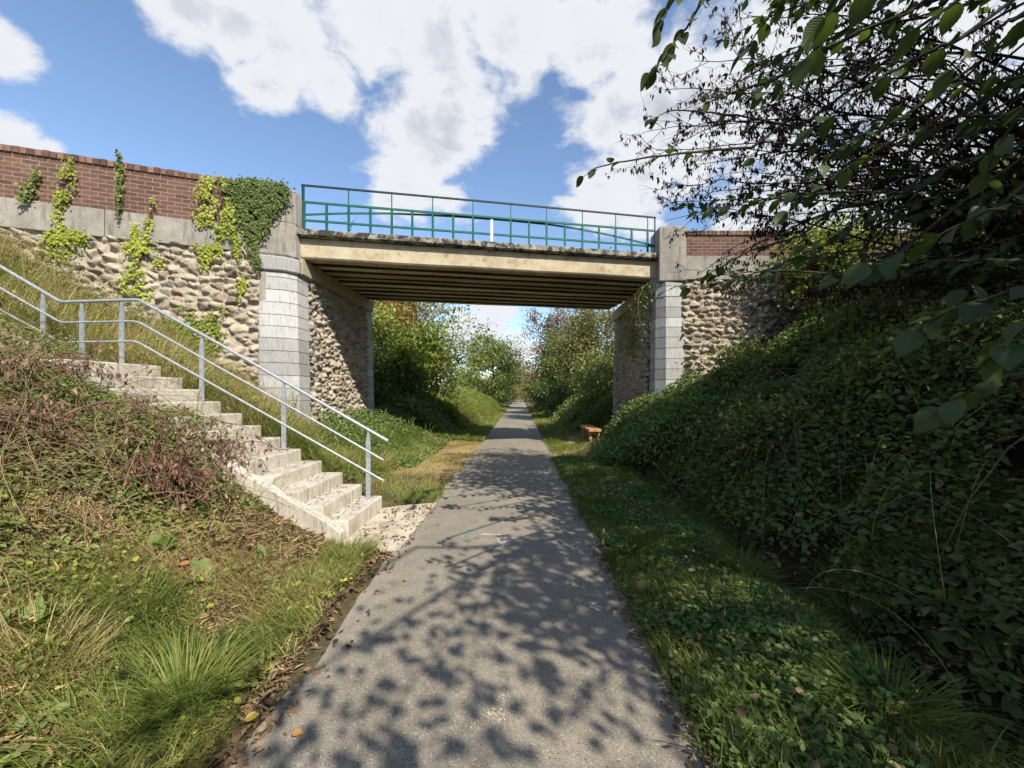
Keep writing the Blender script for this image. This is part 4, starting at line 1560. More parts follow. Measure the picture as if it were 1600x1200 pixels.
leaf_scatter('nettle_patch', 'half-lit green weeds along the foot of the short brick-topped wall', 26000, (3.3, 7.2, 7.4, 9.65), (.05, .10), 133, 'nettle_leaf',
             lambda x, y: .35 + .7 * fbm(x * 1.7, y * 1.7, 15.), bank2, .40, .25, OVATE, None, layer=.6, cat='weeds', up=.6)


leaf_scatter('bank_weeds', 'fresh green weeds and nettles growing through the dark ivy of the bank', 26000, (2.6, 6.2, 3.2, 9.3), (.03, .10), 134, 'nettle_leaf',
             lambda x, y: bank_lift(x, y) + .12, bank_keep, .35, .3, OVATE, (1.3, .50), layer=.25, cat='weeds', up=.7)
# stems of the bramble
def arching_stems(name, label, n, box, seed, mat, hgt=(.3, .8), span=(.5, 1.4), r=.004, keep=None, lift=0.0):
    rng = np.random.default_rng(int(seed))
    lines = []
    for k in range(n):
        x, y = rng.uniform(box[0], box[1]), rng.uniform(box[2], box[3])
        if keep is not None and not keep(np.array([x]), np.array([y]), rng)[0]:
            continue
        a = rng.uniform(0, 6.28)
        s = rng.uniform(*span)
        x2, y2 = x + math.cos(a) * s, y + math.sin(a) * s
        p0 = np.array((x, y, float(G(x, y)) + lift * .5))
        p1 = np.array((x2, y2, float(G(x2, y2)) + lift + rng.uniform(0, .25)))
        bow = np.array((rng.normal(0, .08), rng.normal(0, .08), rng.uniform(*hgt)))
        lines.append((bez(p0, p1, bow, 8), np.linspace(r, r * .45, 8)))
    return tag(tube_obj(name, lines, MATS[mat], None, 4), label, 'stems', kind='stuff')


arching_stems('bramble_stems', 'thin arching bramble stems over the dark bank', 170, (2.7, 8.5, .8, 8.5), 140, 'vine_stem', (.3, .9), (.5, 1.6), .005, bank_keep, .2)


arching_stems('dry_stems', 'thin pale dry stems poking through the ivy of the dark bank', 240, (2.5, 7.0, .9, 8.0), 141, 'straw_stem', (.1, .5), (.2, .9), .0028, bank_keep, .25)


# left bank scrub
def scrub_keep(x, y, rng):
    return (x < -2.35 - .3 * fbm(y * 1.7, 1., 6.)) & ((~inside_stairs(x, y, .0)) | ((x < -3.1) & (y < 4.28 + .55 * ss(-3.0, -3.8, x) * (1 - .75 * ss(-4.0, -4.7, x)) + .10 * np.sin(x * 7) + .75 * ss(-5.15, -5.6, x))))


def scrub_lift(x, y):
    g = .05 + .17 * ss(-2.4, -3.4, x) * (.25 + fbm(x * 1.4, y * 1.4, 61.))
    hump = .07 * np.exp(-((x + 3.75) / .55) ** 2) * ss(3.5, 4.3, y)
    return g * (1 - .45 * ss(-4.6, -6.0, x)) + hump + .17 * ss(-3.02, -3.4, x) * ss(3.5, 4.05, y) * (.6 + .8 * fbm(x * 2.2, y * 2.2, 63.)) * (1 - .70 * ss(-3.75, -4.15, x)) + .30 * ss(-5.2, -5.8, x) * ss(3.9, 4.5, y)


leaf_scatter('scrub', 'tangled olive and brown scrub spilling over the edge of the stairs', 70000, (-8.5, -2.3, .8, 5.05), (.025, .06), 150, 'scrub_leaf', scrub_lift, scrub_keep,
             lambda x, y: .48 + .12 * ss(-4, -3, x), .36, DIAMOND, (1.9, .34), layer=.6, cat='scrub', up=.55)
leaf_scatter('stair_edge_scrub', 'low olive and brown scrub leaning against the buried side of the upper steps', 16000, (-6.6, -3.5, 3.85, 4.36), (.02, .05), 155, 'scrub_leaf', .26, lambda x, y, r: y < 4.27,
             lambda x, y: .42 + 0 * x, .38, DIAMOND, None, layer=.5, cat='scrub', up=.5)
leaf_scatter('dead_bracken', 'dry brown leaves matted over the upper bank beside the stairs', 24000, (-8.5, -2.2, .8, 4.9), (.025, .06), 151, 'litter_leaf', scrub_lift, scrub_keep,
             lambda x, y: .45 + .35 * ss(3.3, 4.4, y) * ss(-3.5, -5, x), .35, DIAMOND, (1.1, .47), layer=.55, cat='dead leaves', up=.5)
arching_stems('scrub_stems', 'thin pale stems tangled through the scrub by the stairs', 380, (-7.5, -2.4, 1.2, 4.6), 152, 'straw_stem', (.06, .28), (.25, .8), .0026, scrub_keep, .25)
arching_stems('dead_stems', 'dark red-brown stems tangled through the scrub by the stairs', 260, (-7.5, -2.6, 1.2, 4.6), 153, 'vine_stem', (.06, .28), (.4, 1.2), .004, scrub_keep, .3)
leaf_scatter('straw_litter', 'matted dry straw on the slope below the cheek wall', 42000, (-4.6, -1.3, .9, 4.15), (.03, .11), 154, 'litter_leaf', .05, left_keep, .70, .26, DIAMOND, (2.2, .38), cat='straw', aspect=.14)


# weeds beyond the stairs up to the wall and pier
def wf_keep(x, y, rng):
    return left_keep(x, y, rng) & ~((x < -4.2) & (y > 8.0))


leaf_scatter('wall_foot_weeds', 'light green weeds crowding the foot of the pier behind the handrail', 15000, (-8.5, -2.4, 5.45, 8.6), (.02, .055), 160, 'scrub_leaf',
             lambda x, y: .15 + .50 * ss(-2.3, -3.6, x) * (.4 + fbm(x * 2, y * 2, 71.)), wf_keep, .62, .3, DIAMOND, (1.5, .38), layer=.7, cat='weeds', up=.5)
leaf_scatter('abutment_weeds', 'green weeds along the foot of the stair-side abutment', 16000, (-4.7, -2.2, 8.2, 14.5), (.04, .09), 161, 'nettle_leaf',
             lambda x, y: .08 + .55 * ss(-2.6, -4.2, x), lambda x, y, r: x > -4.6, .45, .25, DIAMOND, (1.5, .40), layer=.7, cat='weeds', up=.5)
leaf_scatter('shade_herbs', 'dark green herbs in the bridge shadow left of the path', 24000, (-5.6, -2.2, 13.2, 18.5), (.07, .15), 162, 'nettle_leaf',
             lambda x, y: .12 + .9 * ss(-2.2, -3.8, x), None, .35, .25, DIAMOND, (1.2, .32), layer=.7, cat='herbs', up=.5)
leaf_scatter('shade_herbs', 'dark green herbs between the bench and the far shrubs', 16000, (1.6, 4.4, 14.3, 19), (.06, .13), 163, 'nettle_leaf',
             lambda x, y: .1 + .8 * ss(1.6, 3.2, x), None, .35, .25, DIAMOND, (1.2, .32), layer=.7, cat='herbs', up=.5)
leaf_scatter('slope_herbs', 'yellow-green leafy herbs on the sunny slope left of the far path', 36000, (-5.4, -1.9, 16, 46), (.09, .18), 164, 'far_bright',
             lambda x, y: .1 + .9 * ss(-1.9, -3.0, x), None, .55, .3, DIAMOND, (.9, .30), layer=.6, cat='herbs', up=.5, ypow=1.5)
leaf_scatter('hedge_bottom', 'leafy herbs along the far path on the bench side', 30000, (1.35, 4.4, 16, 48), (.09, .18), 165, 'far_green',
             lambda x, y: .1 + .9 * ss(1.5, 2.8, x), None, .45, .3, DIAMOND, (.9, .32), layer=.6, cat='herbs', up=.5, ypow=1.5)

# leaf litter along both path edges
leaf_scatter('leaf_litter', 'brown fallen leaves and twigs along the stair-side path edge', 6500, (-1.75, -1.02, .9, 4.0), (.018, .05), 170, 'litter_leaf', .02,
             lambda x, y, r: np.abs(x - edge_l(y) + .12) < .30 * r.uniform(.0, 1, len(x)), .34, .35, OVATE, (2.2, .50), cat='fallen leaves', up=1.3)
leaf_scatter('leaf_litter', 'brown fallen leaves along the verge-side path edge', 5200, (.62, 1.2, .9, 7.5), (.018, .05), 171, 'litter_leaf', .02,
             lambda x, y, r: np.abs(x - edge_r(y) - .03) < .20 * r.uniform(.1, 1, len(x)), .40, .32, OVATE, (2.5, .40), cat='fallen leaves', up=1.3)
leaf_scatter('apron_litter', 'dark dead leaves scattered on the pale apron at the stair foot', 500, (-1.9, -1.15, 4.1, 5.9), (.02, .05), 172, 'litter_leaf', .012,
             None, .25, .3, OVATE, (2.0, .45), cat='fallen leaves', up=1.5)
# keep litter on the apron just above its surface
for o in COL.objects:
    if o.name.startswith('apron_litter'):
        o.location.z = .03
    if o.name.startswith('leaf_litter'):
        o.location.z = .018


def step_litter():
    rng = np.random.default_rng(173)
    P_, N_ = [], []
    for i in range(12):
        n = 46
        x = -1.86 - .272 * i - .272 * rng.uniform(.0, 1, n) ** .5
        y = rng.uniform(YN + .02, YF - .02, n)
        P_.append(np.stack((x, y, np.full(n, .216 + .16 * i + .010)), -1))
    pos = np.concatenate(P_)
    n = len(pos)
    nr = nz(np.array((0, 0, 1.0)) + rng.normal(0, .25, (n, 3)))
    L = rng.uniform(.015, .045, n)
    me = leaf_mesh('stair_litter', pos, rand_unit(rng, n) * (1, 1, .1), nr, L, L * .5, rng.uniform(0, .7, n), DIAMOND)
    tag(link('stair_litter', me, MATS['litter_leaf']), 'small dead leaves scattered on the stair treads', 'fallen leaves', kind='stuff')


step_litter()


# ------------------------------------------------------------------ single plants
def tussock(label, x, y, n, h, w, tint, seed, spread=.09, mat='grass_leaf', bend=(.3, 1.1), name='grass_tussock'):
    rng = np.random.default_rng(int(seed))
    a = rng.uniform(0, 6.28, n)
    r = spread * np.sqrt(rng.uniform(0, 1, n))
    px, py = x + np.cos(a) * r, y + np.sin(a) * r
    pos = on_ground(px, py, -.02)
    lean = np.stack((np.cos(a), np.sin(a)), -1)
    lean = nz(lean + rng.normal(0, .35, (n, 2)))
    me = blade_mesh(name, pos, rng.uniform(.5, 1, n) * h, np.full(n, w), lean, rng.uniform(bend[0], bend[1], n), np.clip(tint + rng.normal(0, .12, n), 0, 1), rng)
    return tag(link(name, me, MATS[mat]), label, 'grass')


def plant_at(px, py):
    """ground point seen at a pixel, by marching along the ray"""
    for Y in np.arange(.6, 30, .01):
        p = P(px, py, Y)
        if p[2] <= float(G(p[0], p[1])):
            return p
    return P(px, py, 8)


p = plant_at(290, 1110)
tussock('large bright green grass tussock in the sun on the foreground bank', p[0], p[1], 520, .46, .0075, .40, 201, .13)
p = plant_at(130, 1190)
tussock('spreading green grass tussock in the bottom corner below the stair-side bank', p[0], p[1], 380, .42, .0075, .30, 202, .16, bend=(.7, 1.4))
p = plant_at(545, 880)
tussock('bright green grass tussock at the foot of the cheek wall', p[0], p[1], 420, .34, .0065, .36, 203, .14)
p = plant_at(480, 930)
tussock('low yellow-green tussock beside the path below the cheek wall', p[0], p[1], 300, .26, .006, .48, 204, .14)
p = plant_at(215, 960)
tussock('blue-green tuft with pale straw blades above the large bright tussock', p[0], p[1], 300, .32, .0075, .20, 205, .13)
p = plant_at(60, 1040)
tussock('straw-coloured dry tussock on the foreground bank', p[0], p[1], 420, .34, .0055, .86, 206, .2)
p = plant_at(1160, 900)
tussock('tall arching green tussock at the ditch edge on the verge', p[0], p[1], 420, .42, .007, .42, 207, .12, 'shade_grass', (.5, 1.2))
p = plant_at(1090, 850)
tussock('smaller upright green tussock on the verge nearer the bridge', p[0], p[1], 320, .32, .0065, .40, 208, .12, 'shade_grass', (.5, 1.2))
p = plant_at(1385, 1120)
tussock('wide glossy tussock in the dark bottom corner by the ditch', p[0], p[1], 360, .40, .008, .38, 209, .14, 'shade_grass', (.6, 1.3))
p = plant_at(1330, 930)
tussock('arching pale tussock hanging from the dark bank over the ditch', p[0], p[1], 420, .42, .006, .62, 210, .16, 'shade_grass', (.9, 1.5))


def rosette(name, label, cat, x, y, n, L, w, seed, mat='dock_leaf', rise=.45, tint=.5):
    rng = np.random.default_rng(int(seed))
    root = empty(name, (x, y, float(G(x, y))), rng.uniform(0, 6), label, cat)
    for k in range(n):
        a = k * 2.4 + rng.normal(0, .3)
        el = rng.uniform(.2, .9) * rise
        d = np.array([[math.cos(a) * math.cos(el), math.sin(a) * math.cos(el), math.sin(el)]])
        l_ = L * rng.uniform(.65, 1.1)
        me = leaf_mesh('leaf', np.array([[0, 0, .02]]) + d * .03, d, np.array([[0, 0, 1.0]]) + rng.normal(0, .15, (1, 3)), l_, l_ * w, np.array([np.clip(tint + rng.normal(0, .2), 0, 1)]), BIGLEAF)
        link('leaf', me, MATS[mat], root)
    return root


p = plant_at(325, 920)
rosette('dock_plant', 'large pale green dock leaf beside the orange dead leaf on the bank', 'plant', p[0], p[1], 4, .26, .5, 221, rise=.9)
p = plant_at(412, 885)
rosette('broad_leaf_weed', 'small upright broad-leaved weed in the dry grass below the cheek wall', 'plant', p[0], p[1], 7, .16, .38, 222, rise=1.5)
p = plant_at(250, 870)
rosette('leafy_weed', 'bushy light green weed below the dead red shrub', 'plant', p[0], p[1], 16, .15, .55, 223, rise=1.5)
p = plant_at(40, 1000)
rosette('leafy_weed', 'light green leafy weed at the left edge above the straw tussock', 'plant', p[0], p[1], 12, .15, .6, 224, rise=1.3)
p = plant_at(190, 800)
rosette('leafy_weed', 'yellow-green weed between the red dead shrub and the dry slope', 'plant', p[0], p[1], 14, .14, .5, 225, rise=1.4, tint=.9)
p = plant_at(1225, 1010)
rosette('dock_plant', 'grey-green dock rosette on the verge above the arching ditch grass', 'plant', p[0], p[1], 6, .19, .36, 226, rise=.9, tint=.2)
p = plant_at(1310, 985)
rosette('dock_plant', 'pale upright dock leaves at the ditch edge in the shade', 'plant', p[0], p[1], 5, .17, .45, 227, rise=1.5, tint=.5)
p = plant_at(1400, 1075)
rosette('dock_plant', 'tall dark dock leaf beside the wide glossy tussock', 'plant', p[0], p[1], 4, .22, .40, 228, rise=1.5, tint=.1)
p = plant_at(1130, 1015)
rosette('dock_plant', 'low dock rosette in the middle of the verge nearer the path', 'plant', p[0], p[1], 6, .14, .34, 229, rise=.8, tint=.3)


def tall_weed(label, x, y, h, n, seed, mat='nettle_leaf', name='tall_weed', lsize=.09, lean=(0, 0)):
    rng = np.random.default_rng(int(seed))
    z = float(G(x, y))
    root = empty(name, (x, y, z), 0, label, 'plant')
    lines, pos, dr, tn = [], [], [], []
    for k in range(n):
        b = np.array((rng.normal(0, .06), rng.normal(0, .06), -.03))
        e = np.array((b[0] + lean[0] + rng.normal(0, .12) * h, b[1] + lean[1] + rng.normal(0, .10) * h, h * rng.uniform(.7, 1)))
        pts, rr = limb(rng, b, e, .006, .002, 9, .05)
        lines.append((pts, rr))
        m = int(38 * h)
        t = rng.uniform(.12, 1, m)
        idx = t * 8
        i0 = np.minimum(idx.astype(int), 7)
        f = (idx - i0)[:, None]
        q = pts[i0] * (1 - f) + pts[i0 + 1] * f
        a = rng.uniform(0, 6.28, m)
        dd = np.stack((np.cos(a), np.sin(a), rng.uniform(-.2, .9, m)), -1)
        pos.append(q)
        dr.append(dd)
        tn.append(1.15 - .75 * t)
    tube_obj('stem', lines, MATS['straw_stem'], root, 4)
    pos, dr, tn = np.concatenate(pos), np.concatenate(dr), np.concatenate(tn)
    n_ = len(pos)
    L = lsize * tn * rng.uniform(.7, 1.2, n_)
    link('foliage', leaf_mesh('foliage', pos, dr, np.array((0, 0, 1.0)) + rng.normal(0, .5, (n_, 3)), L, L * .34, rng.uniform(.2, 1, n_)), MATS[mat], root)
    return root


tall_weed('tall feathery weed in front of the grey corner pier', -4.25, 7.3, 1.35, 6, 231)
tall_weed('second feathery weed leaning by the corner pier, nearer the path', -3.75, 7.6, .95, 5, 232)
tall_weed('spiky grey-green weed at the rear corner of the stair-side abutment', -3.75, 10.9, .85, 5, 233, lean=(.25, 0))
tall_weed('tall weed with upright spikes in the bridge shadow left of the path', -3.4, 12.4, .80, 4, 234)
tall_weed('small spiky weed in the bridge shadow nearest the path', -2.9, 12.2, .55, 3, 235)
tall_weed('tall grassy weed on the bank where the upper handrail meets the wall', -7.6, 6.5, 1.2, 7, 236)
tall_weed('leafy weed at the wall foot above the landing posts', -6.5, 6.7, 1.1, 7, 237)
tall_weed('bushy weed at the wall foot below the yellow creeper', -5.8, 7.0, 1.0, 8, 238)


def dead_shrub(label, px, py, seed, spread=.55, h=.75, nst=26, nleaf=900, name='dead_shrub', mat='red_dead_leaf'):
    rng = np.random.default_rng(int(seed))
    p = plant_at(px, py)
    root = empty(name, tuple(p), 0, label, 'shrub')
    lines, C = [], []
    for k in range(nst):
        e = np.array((rng.normal(0, spread), rng.normal(0, spread * .6), rng.uniform(.25, 1) * h))
        l1 = limb(rng, rng.normal(0, .05, 3), e, .007, .003, 8, .10, np.array((0, 0, .22)))
        lines.append(l1)
        C.append(l1[0][3:])
        for j in range(3):
            a = l1[0][rng.integers(3, 8)]
            l2 = limb(rng, a, a + rng.normal(0, .2, 3) - (0, 0, .08), .004, .002, 5, .1)
            lines.append(l2)
            C.append(l2[0][2:])
    tube_obj('stem', lines, MATS['vine_stem'], root, 4)
    C = np.concatenate(C)
    pos = C[rng.integers(0, len(C), nleaf)] + rng.normal(0, .025, (nleaf, 3))
    L = rng.uniform(.03, .075, nleaf)
    d = nz(rand_unit(rng, nleaf) * .6 + np.array((0, 0, -1.0)))
    link('foliage', leaf_mesh('foliage', pos, d, rand_unit(rng, nleaf), L, L * .42, rng.uniform(0, .85, nleaf)), MATS[mat], root)


dead_shrub('withered dark red shrub drooping over the dry slope left of the stairs', 265, 800, 241, .24, .48, 28, 1000)
dead_shrub('long withered red-brown branch lying toward the middle steps', 330, 735, 242, .40, .26, 14, 300)
dead_shrub('brown withered shrub at the left edge beside the upper stairs', 50, 700, 243, .5, .30, 22, 500)
dead_shrub('dried brown heap of stems near the landing', 30, 610, 244, .55, .26, 24, 700)


# ------------------------------------------------------------------ creepers on the left wing wall
def wall_pt(px, py, out=.14):
    """point on the plane of the wing wall (offset outward) seen at a pixel"""
    o = WL_O + WL_N * out
    k = (px - VX) / F
    # (o + D s).x = k (o + D s).y
    s = (k * o[1] - o[0]) / (WL_D[0] - k * WL_D[1])
    q = o + WL_D * s
    return np.array((q[0], q[1], EYE + (VY - py) / F * q[1]))


def creeper(label, paths, widths, n, size, mat, seed, cat='climbing plant', name='wall_creeper', extra=None, tint=.5):
    rng = np.random.default_rng(int(seed))
    b = wall_pt(*paths[0][-1], 0.1)
    root = empty(name, tuple(b), 0, label, cat)
    root['_world'] = 1
    lines, C, Wd = [], [], []
    for path, wd in zip(paths, widths):
        pts = np.array([wall_pt(x, y, .10 if y > 362 else .14) for x, y in path])
        t = np.linspace(0, 1, len(pts))
        tt = np.linspace(0, 1, 24)
        q = np.stack([np.interp(tt, t, pts[:, k]) for k in range(3)], -1)
        w_ = np.interp(tt, t, wd)
        q[1:-1] += rng.normal(0, .012, (22, 3))
        lines.append((q, np.linspace(.004, .009, 24)))
        for j in range(4):
            q2 = q + np.cumsum(rng.normal(0, .012, (24, 3)), 0) * (1, 1, .3)
            lines.append((q2, np.full(24, .004)))
        C.append(q)
        Wd.append(w_)
    tube_obj('stem', lines, MATS['vine_stem'], root, 4)
    L3 = np.array((WL_D[0], WL_D[1], 0))
    N3 = np.array((WL_N[0], WL_N[1], 0))
    wts = np.concatenate(Wd)
    C = np.concatenate(C)
    idx = rng.choice(len(C), n, p=(wts + .02) / (wts + .02).sum())
    w_ = wts[idx]
    pos = C[idx] + L3 * (rng.normal(0, .45, n) * w_)[:, None] + N3 * (rng.uniform(.0, .09, n))[:, None] + np.array((0, 0, 1.0)) * (rng.normal(0, .06, n))[:, None]
    keep = fbm((pos @ L3) * 5.5, pos[:, 2] * 5.5, seed) > (.26 if mat == 'ivy_green' else .38)
    pos = pos[keep]
    n = len(pos)
    nr = nz(N3 + rand_unit(rng, n) * .45 + np.array((0, 0, .35)))
    d = nz(np.array((0, 0, -1.0)) + rand_unit(rng, n) * .65)
    L = size * rng.uniform(.6, 1.25, n)
    tn = np.clip(tint + .3 * (fbm(pos[:, 0] * 3, pos[:, 2] * 3, seed + 1.) - .5) * 2 + rng.normal(0, .16, n), 0, 1)
    link('foliage', leaf_mesh('foliage', pos, d, nr, L, L * .95, tn, IVY), MATS[mat], root)


creeper('yellow-green creeper climbing the brick to the coping, farthest from the bridge', [[(112, 252), (108, 275), (102, 310), (95, 345), (90, 372), (95, 400)], [(78, 368), (100, 375), (130, 368)]],
        [[.05, .16, .16, .12, .16, .26], [.10, .22, .10]], 1500, .046, 'ivy_yellow', 301, tint=.42)
creeper('thin yellow creeper over the concrete band in the middle of the wall', [[(240, 315), (236, 340), (230, 370), (222, 395), (215, 425), (205, 455)], [(212, 355), (214, 380), (225, 392)], [(195, 383), (225, 395), (252, 412)], [(200, 440), (215, 450), (232, 470)]],
        [[.05, .10, .10, .12, .20, .22], [.05, .08, .10], [.06, .16, .10], [.10, .18, .06]], 1700, .045, 'ivy_yellow', 302, tint=.6)
creeper('broad yellow-green creeper beside the dark ivy on the parapet', [[(330, 284), (322, 310), (318, 340), (326, 365), (322, 395), (320, 420)], [(350, 285), (345, 320), (340, 350), (350, 375)], [(362, 320), (365, 350), (368, 375), (372, 400)], [(310, 390), (325, 395), (345, 390)]],
        [[.18, .18, .18, .18, .18, .08], [.10, .10, .16, .14], [.12, .14, .14, .05], [.10, .15, .06]], 3000, .046, 'ivy_yellow', 303, tint=.5)
creeper('dense dark green ivy hanging over the parapet end by the bridge', [[(362, 288), (372, 310), (384, 340), (392, 370), (396, 400), (404, 415)], [(390, 286), (396, 310), (402, 345), (398, 375)], [(415, 288), (420, 305), (412, 335), (404, 360)], [(438, 293), (436, 305), (426, 325)]],
        [[.22, .28, .26, .18, .08, .08], [.28, .32, .28, .12], [.28, .32, .24, .08], [.16, .20, .10]], 6800, .048, 'ivy_green', 304, tint=.45)
creeper('low green and yellow creeper on the stones behind the handrail', [[(345, 485), (335, 500), (330, 525), (325, 550)], [(290, 490), (300, 515), (315, 540)], [(270, 500), (282, 520), (300, 545)]],
        [[.12, .18, .26, .2], [.16, .28, .3], [.16, .24, .2]], 2200, .048, 'ivy_yellow', 305, tint=.18)
creeper('sparse yellow sprig on bare stones near the grey pier', [[(380, 435), (379, 450), (376, 470)]], [[.05, .09, .03]], 130, .05, 'ivy_yellow', 306, tint=.6)
creeper('thin dark weed growing from the brick joints below the coping', [[(189, 245), (187, 275), (188, 305), (187, 335)]], [[.03, .04, .05, .04]], 260, .05, 'ivy_green', 307, 'plant', 'wall_weed', tint=.55)
creeper('short grey-green weed leaning on the brick near the far end', [[(60, 270), (50, 285), (42, 300), (38, 315)]], [[.03, .08, .10, .06]], 170, .055, 'ivy_green', 308, 'plant', 'wall_weed', tint=.75)


def right_creeper():
    rng = np.random.default_rng(320)
    root = empty('trailing_vine', (3.35, 10.3, 4.4), 0, 'trailing vine hanging at the shaded pier under the bridge end', 'climbing plant')
    root['_world'] = 1
    lines, C = [], []
    for k in range(14):
        a = np.array((3.34 + rng.normal(0, .06), 9.9 + rng.uniform(0, .8), 4.5 + rng.normal(0, .3)))
        b = a + np.array((rng.normal(-.08, .08), rng.normal(0, .1), -rng.uniform(.4, 1.7)))
        l = limb(rng, a, b, .006, .003, 9, .08)
        lines.append(l)
        C.append(l[0])
    tube_obj('stem', lines, MATS['grey_twig'], root, 4)
    C = np.concatenate(C)
    n = 500
    pos = C[rng.integers(0, len(C), n)] + rng.normal(0, .07, (n, 3)) + (-.04, 0, 0)
    pos2 = np.array((3.28, 11.6, 3.2)) + rng.normal(0, 1, (420, 3)) * (.10, .38, .28)
    pos = np.concatenate((pos, pos2))
    n = len(pos)
    L = rng.uniform(.05, .10, n)
    link('foliage', leaf_mesh('foliage', pos, nz(rand_unit(rng, n) + np.array((0, 0, -.6))), rand_unit(rng, n) + np.array((-.6, 0, .5)), L, L * .6, rng.uniform(0, 1, n)), MATS['nettle_leaf'], root)


right_creeper()


